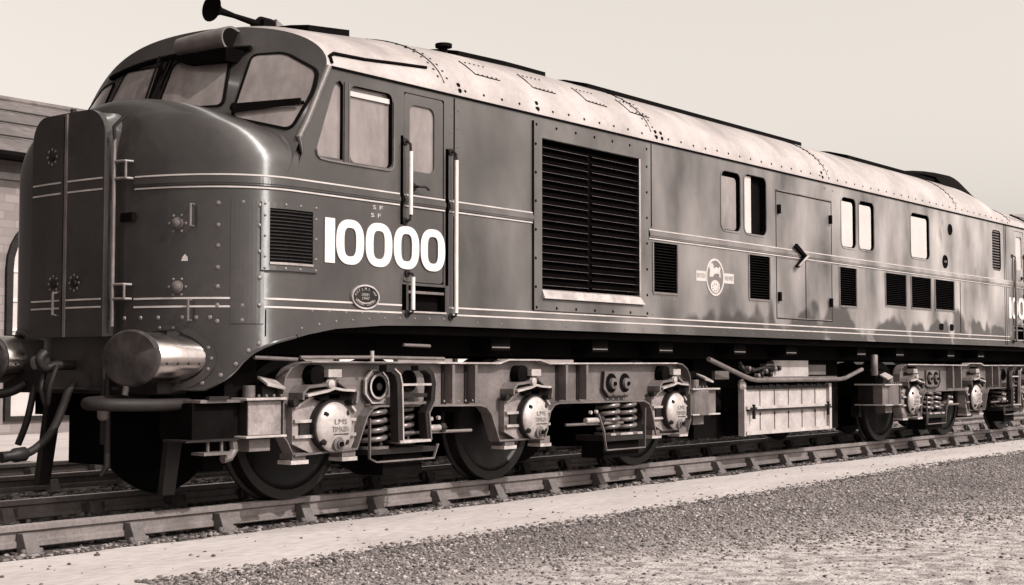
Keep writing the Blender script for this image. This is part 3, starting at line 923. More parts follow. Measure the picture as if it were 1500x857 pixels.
# ------------------------------------------------------------------ bodyside fittings
def pane_plate(poly, name, mm, fx=None, y=.045, parent=loco, frame=True, label=None):
    p = MB(fx)
    p.plate(poly, y, y + .012, M[mm])
    o = p.build(name, parent, label=label)
    return o
def cab(fx, front):
    f = fx or (lambda p: p)
    w1 = [(-.30, 2.50), (-.055, 2.495), (-.055, 3.045), (-.085, 3.075), (-.13, 3.055), (-.16, 2.99), (-.315, 2.56)]
    pane_plate(w1, "quarter_window", 'glass', fx, .03)
    b = MB(fx)
    b.plate(rrect(.02, .475, 2.49, 3.06, .055), .04, .05, M['glass'])
    b.box(.03, .465, .022, .036, 2.985, 3.022, M['white_gloss'])                  # the sunblind's roller
    b.build("side_window", loco)
    t = MB(fx)                                                              # frame bead round the two windows
    t.ribbon([(-.325, 2.54), (-.315, 2.505), (-.285, 2.482), (-.2, 2.476), (.0, 2.473), (.42, 2.473), (.455, 2.480), (.479, 2.502), (.486, 2.54), (.487, 3.0)], -.012, .006, .013, M['bogie'])
    t.box(-.045, -.004, -.008, .03, 2.48, 3.07, M['paint'])
    t.box(-.004, .004, -.012, .03, 2.48, 3.07, M['bogie'])
    t.build("window_frame", loco)
    d = MB(fx)
    d.plate(rrect(.612, 1.068, 1.642, 3.094, .03), .004, .03, M['paint'], [rrect(.675, .965, 2.50, 3.015, .06)])
    door = d.build("cab_door", loco)
    pane_plate(rrect(.665, .975, 2.49, 3.025, .05), "pane", 'white_gloss' if not front else 'glass', fx, .02, door)
    k = MB(fx)
    k.tube([(.72, .0, 2.375), (.72, -.05, 2.375), (.80, -.055, 2.38), (.84, -.05, 2.36)], .010, M['dark'], 8)
    k.lathe([(0, .03), (.012, .03)], (.72, .004, 2.375), (0, -1, 0), M['dark'], 12)
    k.build("handle", door, smooth=40)
    s = MB(fx)
    s.box(.66, 1.10, -.012, .07, 1.405, 1.418, M['bright'])
    s.box(.66, 1.10, .01, .07, 1.555, 1.575, M['bogie'])
    s.build("footstep", loco)
    wm = M['white'] if front else M['bogie']
    for (x, z0, z1, e0, e1) in ((.625, 2.15, 2.635, .05, .08), (1.165, 1.415, 2.63, .03, .07), (.655, 1.425, 1.675, .03, .03)):
        q = MB(fx)
        q.tube([(x, -.055, z0), (x, -.055, z1)], .0165, wm, 12)
        for z, sg in ((z0, -1), (z1, 1)):
            e_ = e0 if sg < 0 else e1
            q.tube([(x, -.055, z), (x - .004, -.055, z + sg * e_ * .7), (x - .006, -.03, z + sg * e_), (x - .006, .0, z + sg * e_)], .010, M['dark'], 8)
            q.lathe([(0, .03), (.012, .028)], (x - .006, 0, z + sg * e_), (0, -1, 0), M['dark'], 10)
        q.build("handrail", loco, smooth=40, label="white vertical handrail beside the cab door" if front else None)
cab(None, True); cab(rearfx, False)

# louvred grilles
def louvre(x0, x1, z0, z1, n, name="louvre_grille", fr=.03, big=False, y=.0):
    g = MB()
    for i in range(n):
        z = z0 + (z1 - z0) * (i + .5) / n; d = (z1 - z0) / n
        xa, xb = x0 + .003, x1 - .003
        g.hexa([(xa, y + .014, z - d * .42), (xb, y + .014, z - d * .42), (xb, y + .022, z - d * .42), (xa, y + .022, z - d * .42)],
               [(xa, y + .062, z + d * .42), (xb, y + .062, z + d * .42), (xb, y + .070, z + d * .42), (xa, y + .070, z + d * .42)], M['void'])
        g.box(xa, xb, y + .008, y + .015, z - d * .46, z - d * .40, M['dark'])
    o = g.build(name, loco)
    return o
for a, b_, c, d in GRL:
    o = louvre(a, b_, c, d, 17)
    f = MB()
    f.ribbon([(a - .012, c - .012), (b_ + .012, c - .012), (b_ + .012, d), ], -.008, .004, .022, M['paint_edge'])
    f.ribbon([(a - .012, c - .001), (a - .012, d)], -.008, .004, .022, M['paint_edge'])
    f.build("frame", o)
# small grille on the curve of the nose
gx0, gx1, gz0, gz1 = -.735, -.365, 1.70, 2.085
def on_skin(x, off):
    """point on the body skin at X, pushed out by off (near side)"""
    if x >= NX: return (x, -off)
    w = B * (1 - ((NX - x) / NA) ** NP) ** (1 / NP)
    nn = nose_n(-w)
    return (x + nn.x * off, B - w + nn.y * off)
g = MB()
def skin_patch(mb, x0, x1, z0, z1, off, m, k=8):
    xs_ = [x0 + (x1 - x0) * i / k for i in range(k + 1)]
    a = [on_skin(x, off) for x in xs_]; b_ = [on_skin(x, -.004) for x in xs_]
    mb.grid([[(x, y, z0) for x, y in a], [(x, y, z1) for x, y in a]], m)
    mb.grid([[(x, y, z1) for x, y in a], [(x, y, z1) for x, y in b_]], m)
    mb.grid([[(x, y, z0) for x, y in b_], [(x, y, z0) for x, y in a]], m)
    for p, q in ((a[0], b_[0]), (a[-1], b_[-1])):
        mb.add([(p[0], p[1], z0), (p[0], p[1], z1), (q[0], q[1], z1), (q[0], q[1], z0)], [(0, 1, 2, 3)], m)
skin_patch(g, gx0, gx1, gz0, gz1, .004, M['soot'])
for i in range(16):
    z = gz0 + (gz1 - gz0) * (i + .3) / 16
    skin_patch(g, gx0, gx1, z, z + .007, .012, M['dark'])
go = g.build("nose_grille", loco)
st = MB()
skin_patch(st, -.955, -.765, 1.285, 2.145, .006, M['paint']); skin_patch(st, -.755, -.748, 1.20, 1.385, .004, M['soot'])
for z in (1.41, 1.60, 1.78, 1.96, 2.10):
    q_ = on_skin(-.795, .006); st.rivet((q_[0], q_[1], z), (-.5, -1, 0), .0165, M['paint_edge'])
st.build("butt_strap", loco)
f = MB()
skin_patch(f, gx0 - .055, gx0, gz0 - .045, gz1 + .045, .018, M['paint']); skin_patch(f, gx1, gx1 + .055, gz0 - .045, gz1 + .045, .018, M['paint'])
skin_patch(f, gx0, gx1, gz1, gz1 + .045, .018, M['paint']); skin_patch(f, gx0, gx1, gz0 - .045, gz0, .018, M['paint'])
skin_patch(f, gx0, gx1, gz0 - .004, gz0 + .012, .026, M['chrome'])
for x in (gx0 - .03, gx0 + .12, gx0 + .25, gx1 + .03):
    for z in (gz0 - .03, gz1 + .03):
        q = on_skin(x, .018); f.rivet((q[0], q[1], z), (-.2, -1, 0), .011, M['paint_edge'])
for z in np.linspace(gz0 + .05, gz1 - .05, 3):
    for x in (gx0 - .03, gx1 + .03):
        q = on_skin(x, .018); f.rivet((q[0], q[1], z), (-.2, -1, 0), .011, M['paint_edge'])
f.build("frame", go)

# the big radiator grille
x0, x1, z0, z1 = BIG
g = MB()
n = 18
for i in range(n):
    z = z0 + .04 + (z1 - z0 - .04) * (i + .5) / n; d = (z1 - z0) / n
    for xa, xb in ((x0 + .004, x0 + .74), (x0 + .80, x1 - .004)):
        g.hexa([(xa, .020, z - d * .44), (xb, .020, z - d * .44), (xb, .026, z - d * .44), (xa, .026, z - d * .44)],
               [(xa, .066, z + d * .44), (xb, .066, z + d * .44), (xb, .072, z + d * .44), (xa, .072, z + d * .44)], M['void'])
        g.box(xa, xb, .016, .021, z - d * .47, z - d * .44, M['paint_edge' if (i * 7 + (xa > 3)) % 3 else 'bogie'])
g.box(x0 + .742, x0 + .798, .034, .074, z0, z1, M['void'])
go = g.build("radiator_grille", loco, label="big black radiator grille with thin pale louvre edges")
f = MB()
P0 = (2.245, 4.06, 1.475, 3.105)
inner = [(x0 - .0, z0 - .10), (x1 + .0, z0 - .10), (x1, z1), (x0, z1)]
f.plate([(P0[0], P0[2]), (P0[1], P0[2]), (P0[1], P0[3]), (P0[0], P0[3])], -.016, .0, M['paint'], [[(x0 - .004, z0 - .085), (x1 + .012, z0 - .085), (x1 + .012, z1 + .004), (x0 - .004, z1 + .004)]])
for x in np.linspace(P0[0] + .03, P0[1] - .03, 7):
    for z in (P0[2] + .025, P0[3] - .03): f.rivet((x, -.016, z), (0, -1, 0), .014, M['soot'])
for z in np.linspace(P0[2] + .2, P0[3] - .2, 6):
    for x in (P0[0] + .02, P0[1] - .03): f.rivet((x, -.016, z), (0, -1, 0), .014, M['soot'])
f.box(P0[0] - .012, P0[0] + .002, -.013, .0, P0[2], P0[3], M['soot'])
f.build("frame", go)
s = MB()
s.hexa([(x0, -.045, z0 - .075), (x1 + .06, -.045, z0 - .075), (x1 + .06, .0, z0 - .08), (x0, .0, z0 - .08)], [(x0, -.018, z0 - .005), (x1 + .01, -.018, z0 - .005), (x1 + .01, .06, z0 + .012), (x0, .06, z0 + .012)], M['bright'])
s.hexa([(x1 - .004, -.018, z0), (x1 + .016, -.022, z0), (x1 + .016, .02, z0), (x1 - .004, .07, z0)], [(x1 - .004, -.018, z1), (x1 + .016, -.022, z1), (x1 + .016, .02, z1), (x1 - .004, .07, z1)], M['chrome'])
s.build("sill", go, label="pale metal sill under the big grille")

# bodyside windows; black strips at right and top stand in for recess shadow
for k, (a, b_, c, d) in WIN.items():
    p = MB()
    if k == 'A':
        p.plate(rrect(a - .005, b_ - .05, c + .01, d - .05, .05), .022, .03, M['glass'])
    elif k == 'B':
        p.box(a + .01, a + .20, .030, .04, c + .01, d - .01, M['white_gloss'])
    else:
        p.plate(rrect(a - .005, b_ - .055, c + .01, d - .045, .05), .014, .024, M['white_gloss'])
    o = p.build("bodyside_window", loco, label={'A': "grey glazed window", 'B': "half white, half black window", 'C': "white-paned window", 'D': "white-paned window", 'E': "single white-paned window near the far end"}[k])
    f = MB()
    f.ribbon(rrect(a - .012, b_ + .012, c - .012, d + .012, .085), -.006, .02, .016, M['paint'], closed=True)
    f.build("frame", o)
p = MB()
for i in range(15):
    z = VENT[2] + .02 + (VENT[3] - VENT[2] - .04) * i / 14
    p.box(VENT[0] + .015, VENT[1] - .015, .012, .04, z - .008, z + .008, M['bogie'])
p.build("end_vent", loco, label="small slatted vent near the far cab")
# access door
a = MB()
for q in ([(6.70, 1.53), (8.10, 1.53), (8.10, 2.94), (6.70, 2.94)],):
    a.ribbon(q, -.004, .002, .012, M['soot'], closed=True)
a.box(7.412, 7.422, -.004, .001, 1.54, 2.21, M['soot'])
a.box(6.70, 8.1, -.012, -.004, 2.945, 2.957, M['paint_edge'])
a.ribbon([(6.706, 1.536), (8.094, 1.536), (8.094, 2.205), (6.706, 2.205)], -.0025, .0, .02, M['paint_edge'], closed=True)
ao = a.build("access_door", loco)
for x, z in ((6.75, 2.69), (8.05, 2.68), (6.75, 1.72), (8.05, 1.70)):
    hgm = MB(); hgm.lathe([(0, .024), (.10, .024)], (x, -.014, z), (0, 0, 1), M['soot'], 10); hgm.build("hinge", ao)
l = MB()
l.hexa([(7.08, -.05, 2.34), (7.12, -.05, 2.38), (7.12, -.02, 2.38), (7.08, -.02, 2.34)], [(7.32, -.06, 2.235), (7.36, -.06, 2.25), (7.36, -.02, 2.25), (7.32, -.02, 2.235)], M['soot'])
l.hexa([(7.10, -.05, 2.12), (7.16, -.05, 2.11), (7.16, -.02, 2.11), (7.10, -.02, 2.12)], [(7.31, -.06, 2.255), (7.36, -.06, 2.23), (7.36, -.02, 2.23), (7.31, -.02, 2.255)], M['soot'])
l.tube([(7.12, -.066, 2.125), (7.34, -.072, 2.25)], .012, M['bright'], 8)
l.lathe([(0, .05), (.03, .045), (.04, .02)], (7.33, -.0, 2.245), (0, -1, 0), M['soot'], 14)
l.build("latch", ao)
# two small round openings near the far end
for x, z, r in ((11.89, 2.91, .06), (11.69, 2.45, .075)):
    q = MB(); q.lathe([(0, r + .02), (.010, r + .015), (.010, r), (-.004, r), (-.004, .0)], (x, -.001, z), (0, -1, 0), M['soot'], 20)
    if r > .07: q.box(x - .05, x + .05, -.012, -.004, z - .012, z + .012, M['bogie'])
    q.build("filler_port", loco)
for x in (11.52, 11.9):
    q = MB(); q.plate(rrect(x - .07, x + .07, 1.50, 1.59, .03), -.006, .001, M['soot']); q.build("lifting_hole", loco)

# running number, small marks, works plate, crest
def zero(mb, cx, cz, w, h, st, y0, y1, m):
    def ov(a, c, p=2.5, n=36):
        o_ = []
        for i in range(n):
            t = 2 * math.pi * i / n; s_, c_ = math.sin(t), math.cos(t)
            o_.append((cx + a * math.copysign(abs(c_) ** (2 / p), c_), cz + c * math.copysign(abs(s_) ** (2 / p), s_)))
        return o_
    mb.plate(ov(w / 2, h / 2), y0, y1, m, [ov(w / 2 - st, h / 2 - st * .72, 3.2)])
def running_number(x):
    q = MB()
    q.box(x, x + .100, -.007, -.001, 1.738, 2.062, M['white'])
    for i in range(4):
        zero(q, x + .258 + .306 * i, 1.900, .290, .330, .083, -.007, -.001, M['white'])
    q.build("running_number", loco, label="white running number 10000 below the cab windows" if x < 5 else "white running number partly seen at the far end")
running_number(-.235); running_number(14.27)
q = MB()
q.text("S F", .315, 2.178, -.0035, .032, M['cream'], .11); q.text("S F", .295, 2.118, -.0035, .032, M['cream'], .11)
q.build("small_lettering", loco)
def oval(cx, cz, a, c, n=40): return [(cx + a * math.cos(2 * math.pi * i / n), cz + c * math.sin(2 * math.pi * i / n)) for i in range(n)]
pl = MB()
cx, cz = .183, 1.505
pl.plate(oval(cx, cz, .138, .084), -.010, 0, M['dark'])
pl.plate(oval(cx, cz, .146, .091), -.015, 0, M['bright'], [oval(cx, cz, .134, .079)])
pl.text("DERBY", cx, cz + .016, -.0115, .022, M['bright'], .085)
pl.text("1947", cx, cz - .012, -.0115, .022, M['bright'], .075)
def arc_text(mb, s, cx, cz, a, c, d0, d1, h, up, m):
    n = len(s)
    for i, ch in enumerate(s):
        if ch == ' ': continue
        t = R(d0 + (d1 - d0) * i / (n - 1))
        k = MB(); k.text(ch, 0, 0, 0, h, m)
        ang = math.atan2(math.sin(t) / c, math.cos(t) / a) + (-math.pi / 2 if up else math.pi / 2)
        ca, sa = math.cos(ang), math.sin(ang)
        mb.add([(cx + a * math.cos(t) + p[0] * ca - p[2] * sa, -.0118, cz + c * math.sin(t) + p[0] * sa + p[2] * ca) for p in k.v], k.f, m)
arc_text(pl, "BUILT L.M.S. 1947", cx, cz, .108, .058, 165, 15, .020, True, M['bright'])
arc_text(pl, "RAILWAY COMPANY", cx, cz, .108, .058, 205, 335, .018, False, M['bright'])
pl.ribbon([(cx + .092 * math.cos(R(d)), cz + .046 * math.sin(R(d))) for d in range(205, 340, 9)], -.0118, -.009, .008, M['bright'])
pl.build("works_plate", loco, label="small oval builder's plate below the running number")
em = MB()
cx, cz = 5.345, 1.912
em.plate(oval(cx, cz, .165, .172), -.004, 0, M['paint_edge'])
em.plate(oval(cx, cz, .185, .193), -.006, 0, M['cream'], [oval(cx, cz, .164, .172)])
for xa, xb in ((4.97, cx - .175), (cx + .175, 5.74)):
    em.plate([(xa, cz - .052), (xb, cz - .052), (xb, cz + .052), (xa, cz + .052)], -.003, 0, M['cream'])
em.text("BRITISH", 5.065, cz, -.0042, .05, M['paint'], .165); em.text("RAILWAYS", 5.635, cz, -.0042, .05, M['paint'], .175)
# the lion standing over a wheel
em.plate(oval(cx, cz - .095, .092, .066), -.0065, -.002, M['cream'])
for k in range(8):
    t = R(22 + 45 * k)
    em.box(cx + .06 * math.cos(t) - .008, cx + .06 * math.cos(t) + .008, -.0075, -.006, cz - .105 + .035 * math.sin(t) - .006, cz - .105 + .035 * math.sin(t) + .006, M['bogie'])
lion = [(-.125, -.035), (-.115, .03), (-.13, .075), (-.10, .108), (-.06, .112), (-.035, .085), (-.03, .055), (.02, .075), (.07, .065), (.10, .085), (.118, .062), (.105, .045), (.112, .0), (.12, -.035), (.085, -.035), (.078, .0), (.03, .005), (-.02, -.005), (-.05, -.035), (-.09, -.035)]
em.plate([(cx + a * .95, cz + .035 + b_ * .95) for a, b_ in lion], -.0065, -.002, M['cream'])
em.build("crest", loco, label="oval lion and wheel crest with side bars")

# ------------------------------------------------------------------ nose fittings
DY0, DY1, DZ0, DZ1 = B - .43, B + .43, 1.20, 2.80
def dprof(y0, y1, z1, r, left, right, n=6):
    o_ = [(y0, DZ0), (y1, DZ0)]
    o_ += [(y1 - r + r * math.cos(R(90 * i / n)), z1 - r + r * math.sin(R(90 * i / n))) for i in range(n + 1)] if right else [(y1, z1)]
    o_ += [(y0 + r - r * math.sin(R(90 * i / n)), z1 - r + r * math.cos(R(90 * i / n))) for i in range(n + 1)] if left else [(y0, z1)]
    return o_
h = MB()                                        # gangway housing: a collar through the skin
pr = dprof(DY0 + .012, DY1 - .012, DZ1 - .012, .17, True, True)
n = len(pr)
h.add([(-1.375, y, z) for y, z in pr] + [(-1.0, y, z + .03) for y, z in pr], [(i, (i + 1) % n, n + (i + 1) % n, n + i) for i in range(n)], M['paint'])
h.add([(-1.375, y, z) for y, z in pr], [tuple(range(n))], M['soot'])
ho = h.build("gangway_housing", loco, smooth=35)
for left, (a, b_) in ((False, (DY0, B - .004)), (True, (B + .004, DY1))):
    d = MB()
    pr = dprof(a, b_, DZ1, .18, not left, left)
    # mirrored so that the outer corner is the rounded one
    pr = [(y, z) for y, z in pr]
    k = len(pr)
    def dx(y): return -1.42 + .02 * ((y - B) / .43) ** 2
    d.add([(dx(y), y, z) for y, z in pr] + [(dx(y) + .045, y, z) for y, z in pr], [(i, (i + 1) % k, k + (i + 1) % k, k + i) for i in range(k)] + [tuple(range(k))[::-1], tuple(range(k, 2 * k))], M['paint'])
    for zz in (2.30, 2.222, 1.455, 1.40):
        yy = [a + .012, (a + b_) / 2, b_ - .012]
        d.grid([[(dx(y) - .003, y, zz) for y in yy], [(dx(y) - .003, y, zz + .012) for y in yy]], M['cream'])
    def ring(y, z):
        for i in range(8):
            t = 2 * math.pi * i / 8
            d.rivet((dx(y) - .001, y + .055 * math.cos(t), z + .055 * math.sin(t)), (-1, 0, 0), .011, M['paint_edge'])
        d.lathe([(0, .03), (.01, .028), (.012, 0)], (dx(y), y, z), (-1, 0, 0), M['dark'], 12)
    ring(b_ - .12 if not left else a + .12, 1.58)
    if left: ring(a + .16, 2.50)
    e_ = MB()
    y = b_ - .015 if not left else a + .015
    d.box(dx(y) - .012, dx(y), y - .012, y + .012, DZ0, DZ1 - .01, M['paint_edge'] if not left else M['paint'])
    d.build("gangway_door", loco, smooth=35, label="tall black flat gangway door with rounded outer corner")
    if left:
        hd = MB(); y = a + .05
        hd.tube([(dx(y), y, 1.52), (dx(y) - .05, y, 1.51), (dx(y) - .05, y, 1.36), (dx(y), y, 1.35)], .011, M['bogie'], 8)
        hd.build("door_handle", loco, smooth=40)
cv = MB(); cv.lathe([(0, .022), (.05, .022)], (-1.36, B, 2.79), (0, 0, 1), M['dark'], 10); cv.build("hinge", ho)
def on_nose(y, z, off=0.0):
    v = y - B; nn = nose_n(v)
    return Vector((nose_plan(v), y, z)) + nn * off, nn
for y, z0_, z1_ in ((.378, 1.95, 2.10), (.386, 1.305, 1.445)):
    m_ = MB(); p0, nn = on_nose(y, z0_); p1, _ = on_nose(y, z1_)
    m_.tube([p1, p1 + nn * .055, p0 + nn * .055, p0], .010, M['bogie'], 8)
    m_.build("grab_handle", loco, smooth=40)
for y, z in ((.482, 1.972), (.478, 1.535)):
    m_ = MB(); p, nn = on_nose(y, z)
    m_.lathe([(0, .045), (.012, .043), (.016, .034), (.03, .030), (.038, .016), (.04, 0)], p, nn, M['bogie'], 18)
    for i in range(6):
        t = 2 * math.pi * i / 6; a_ = nn.cross(Vector((0, 0, 1)))
        m_.rivet(p + a_ * (.062 * math.cos(t)) + Vector((0, 0, .062 * math.sin(t))), nn, .011, M['paint_edge'])
    m_.build("marker_lamp", loco, smooth=35)
m_ = MB(); p, nn = on_nose(.43, 1.735, .004); a_ = nn.cross(Vector((0, 0, 1)))
m_.add([p + a_ * (.025 * sx_) + Vector((0, 0, .022 * sz_)) for sx_, sz_ in ((-1, -1), (1, -1), (.6, .3), (-.1, 1.2), (-.9, .2))], [(0, 1, 2, 3, 4)], M['cream'])
m_.build("paint_chip", loco)
m_ = MB(); p, nn = on_nose(.86, 2.03, -.004)
m_.box(p.x - .03, p.x + .03, .80, .93, 2.0, 2.06, M['soot']); m_.build("lamp_bracket", loco)
# hand rail and brackets beside the doors
hr = MB()
ptop, nn = on_nose(.955, 2.62, .06)
hr.tube([on_nose(.955, z, .055)[0] for z in (2.60, 2.2, 1.8, 1.27)], .013, M['bogie'], 8)
for z in (2.42, 2.30, 1.56, 1.46):
    p, nn = on_nose(.955, z); q, _ = on_nose(.83, z)
    hr.tube([on_nose(.955, z, .055)[0], on_nose(.86, z, .05)[0], on_nose(.835, z, .0)[0]], .010, M['bogie'], 8)
for z0_, z1_ in ((2.30, 2.42), (1.46, 1.56)):
    hr.tube([on_nose(.855, z0_, .05)[0], on_nose(.855, z1_, .05)[0]], .009, M['bogie'], 8)
hr.build("nose_handrail", loco, smooth=40)
hb = MB()
p0, nn = on_nose(.94, 2.74, .02)
hb.tube([on_nose(.94, 2.58, .07)[0], on_nose(.94, 2.66, .08)[0], on_nose(.90, 2.74, .02)[0]], .013, M['dark'], 8)
hb.build("door_hinge", loco, smooth=40)

M['bufface'] = mat('greasy_buffer_face', 0.035, 0.55, 0.7, 5.0, rvar=0.15, bump=0.002, bscale=14)
# buffers
def buffer(y):
    b = MB(); z = 1.047; xf = -1.52
    xb = nose_plan(y - B) + .12
    b.lathe([(0.0, 0), (.0, .05), (.004, .06), (.012, .216), (.03, .232), (.045, .226), (.06, .195), (.06, 0)], (xf, y, z), (1, 0, 0), M['bufface'], 56, 1.34, .83)
    bo = b.build("buffer", loco, smooth=40, label="large round oval-headed buffer with bright casing")
    c = MB()
    c.lathe([(.062, .0), (.062, .205), (.075, .213), (.30, .213), (xb - xf, .216)], (xf, y, z), (1, 0, 0), M['chrome'], 56, 1.22, .83)
    c.box(xf + .25, xf + .40, y - .10, y + .06, z + .150, z + .184, M['dark'])
    for k in range(4):
        for t in (R(180 + 8),):
            x = xf + .13 + .09 * k
            c.rivet((x, y - .213 * 1.22 * math.cos(R(12)), z - .213 * .83 * math.sin(R(12))), (0, -1, -.2), .010, M['dark'])
    c.build("casing", bo, smooth=40)
    fl = MB()
    pts_o = []
    for i in range(40):
        t = 2 * math.pi * i / 40
        pts_o.append((y + math.cos(t), math.sin(t)))
    def ringpt(rad, t, off):
        yy = y + rad * 1.18 * math.cos(t)
        v = yy - B; nn = nose_n(v)
        return Vector((nose_plan(v), yy, z + rad * .88 * math.sin(t))) + nn * off
    ri = [ringpt(.218, 2 * math.pi * i / 40, .014) for i in range(40)]; ro = [ringpt(.262, 2 * math.pi * i / 40, .014) for i in range(40)]; rb = [ringpt(.262, 2 * math.pi * i / 40, -.01) for i in range(40)]
    fl.add(ri + ro + rb, [(i, (i + 1) % 40, 40 + (i + 1) % 40, 40 + i) for i in range(40)] + [(40 + i, 40 + (i + 1) % 40, 80 + (i + 1) % 40, 80 + i) for i in range(40)], M['paint'])
    for d_ in (-10, 15, 80, 100, 160, 180, 200): 
        t = R(d_); fl.rivet(ringpt(.240, t, .014), nose_n(y + .283 * math.cos(t) - B), .013, M['paint_edge'])
    fl.build("flange", bo, smooth=40)
buffer(.545); buffer(2 * B - .545)
# far end buffers and the lower nose gear
u = MB()
u.box(-1.30, -1.05, .50, 2 * B - .5, .80, 1.19, M['dark'])
u.box(-1.05, -.55, .35, 2 * B - .35, .84, 1.25, M['soot'])
u.build("buffer_beam", loco, bevel=.01)
u = MB()                                        # drawhook and shackle
u.tube(smooth_path([(-1.28, B, 1.0), (-1.46, B, 1.0), (-1.56, B, .98), (-1.60, B, 1.04), (-1.56, B, 1.09)]), .035, M['dark'], 10)
u.build("drawhook", loco, smooth=50)
u = MB()
u.tube(smooth_path([(-1.50, B - .06, 1.0), (-1.55, B - .05, .85), (-1.54, B, .72), (-1.55, B + .05, .85), (-1.50, B + .06, 1.0)]), .02, M['dark'], 8)
u.build("coupling_shackle", loco, smooth=50)
u = MB()
u.lathe([(0, .05), (.10, .05), (.11, .03)], (-1.33, B + .32, 1.02), (-1, 0, 0), M['bogie'], 14)
u.build("pipe_cap", loco, smooth=50)
u = MB()
u.tube(smooth_path([(-1.30, 1.42, .88), (-1.36, 1.42, .82), (-1.40, 1.43, .70), (-1.48, 1.44, .53), (-1.60, 1.45, .42), (-1.72, 1.46, .375), (-1.80, 1.50, .375)]), .030, M['rubber'], 12)
u.lathe([(0, .03), (.02, .05), (.10, .05), (.13, .035), (.2, .04)], (-1.66, 1.45, .39), (-1, .05, -.1), M['dark'], 14)
u.build("brake_hose", loco, smooth=50)
u = MB()
u.tube(smooth_path([(-1.30, 2.05, .86), (-1.42, 2.10, .80), (-1.62, 2.3, .77), (-1.75, 2.7, .77)]), .035, M['dark'], 12)
u.tube(smooth_path([(-1.28, 1.95, .86), (-1.34, 1.95, .6), (-1.38, 2.0, .42)]), .025, M['dark'], 10)
u.build("steam_hose", loco, smooth=50)
u = MB()                                        # heavy looped pipe under the near buffer
u.tube(smooth_path([(-1.10, .42, .735), (-1.38, .40, .735), (-1.66, .46, .74), (-1.76, .60, .745), (-1.66, .74, .75), (-1.40, .80, .76), (-1.15, .82, .78)]), .042, M['rubber'], 14)
u.tube([(-1.52, .56, .80), (-1.51, .56, .86)], .022, M['bogie'], 8)
u.build("looped_pipe", loco, smooth=50)
for y in (.68, 2 * B - .68):
    u = MB()
    u.hexa([(-1.13, y - .03, .10), (-1.02, y - .03, .10), (-1.02, y + .03, .10), (-1.13, y + .03, .10)], [(-1.03, y - .03, .86), (-.90, y - .03, .86), (-.90, y + .03, .86), (-1.03, y + .03, .86)], M['dark'])
    u.build("rail_guard", loco, bevel=.006)
u = MB()
u.tube([(-1.36, .96, .98), (-1.36, .96, .30), (-1.40, .98, .24)], .022, M['dark'], 8); u.tube([(-1.33, 1.05, .98), (-1.33, 1.05, .45)], .022, M['dark'], 8)
u.lathe([(0, .03), (.02, .045), (.07, .045), (.08, .02)], (-1.38, .96, .70), (0, 0, 1), M['bogie'], 10)
u.lathe([(0, .03), (.02, .045), (.07, .045), (.08, .02)], (-1.38, .98, .62), (0, 0, 1), M['bogie'], 10)
u.build("air_pipe", loco, smooth=50)
# ------------------------------------------------------------------ underframe and bogies
u = MB()
u.box(-.75, 16.35, .36, 2 * B - .36, 1.08, 1.302, M['soot'])
u.box(-.4, 16.0, .06, .30, 1.245, 1.300, M['soot'])
for x in (1.97, 3.45, 4.6, 6.1, 7.3, 9.2, 10.4, 12.2, 13.4):
    u.box(x - .13, x + .13, .13, .36, 1.13, 1.245, M['soot'])
    u.hexa([(x - .12, .128, 1.15), (x + .12, .128, 1.15), (x + .12, .20, 1.15), (x - .12, .20, 1.15)], [(x - .12, .136, 1.19), (x + .12, .136, 1.19), (x + .12, .20, 1.19), (x - .12, .20, 1.19)], M['bogie'])
u.build("underframe", loco)
u = MB()
u.tube([(-.80, .10, 1.055), (-.40, .10, 1.042)], .014, M['bogie'], 8); u.tube([(-.37, .10, 1.056), (.37, .10, 1.062), (1.2, .10, 1.055)], .014, M['bogie'], 8)
u.tube([(.37, .10, 1.03), (.37, .10, 1.11)], .016, M['bright'], 8)
u.tube([(.74, .12, 1.16), (1.05, .12, 1.155)], .013, M['bogie'], 8)
u.build("air_pipe", loco, smooth=50)

M['boxp'] = mat('axlebox_paint', 0.15, 0.42, 0.45, 7.0, fine=0.15, bump=0.003, bscale=22)
M['cover'] = mat('cast_cover', 0.31, 0.36, 0.28, 6.0, fine=0.12, fscale=26, bump=0.004, bscale=9, metal=0.35)
M['letter'] = mat('cast_lettering', 0.07, 0.5, 0.2, 9.0)
AX = (0.0, 2.445, 4.775)
OUT = [(-.46, .50), (-.46, .84), (-.44, .92), (-.39, .98), (-.30, 1.018), (-.2, 1.025), (2.0, 1.022), (2.12, 1.052), (2.57, 1.052), (2.70, 1.022), (4.86, 1.030), (4.98, 1.018), (5.07, .97), (5.12, .90), (5.13, .82), (5.13, .46),
       (5.06, .33), (4.46, .33), (4.38, .56), (4.33, .635), (4.24, .665), (2.84, .670), (2.77, .655), (2.71, .60), (2.63, .37), (1.99, .37), (1.88, .60), (1.82, .655), (1.73, .675), (.51, .692), (.44, .675), (.38, .62), (.27, .38), (-.36, .36), (-.42, .46)]
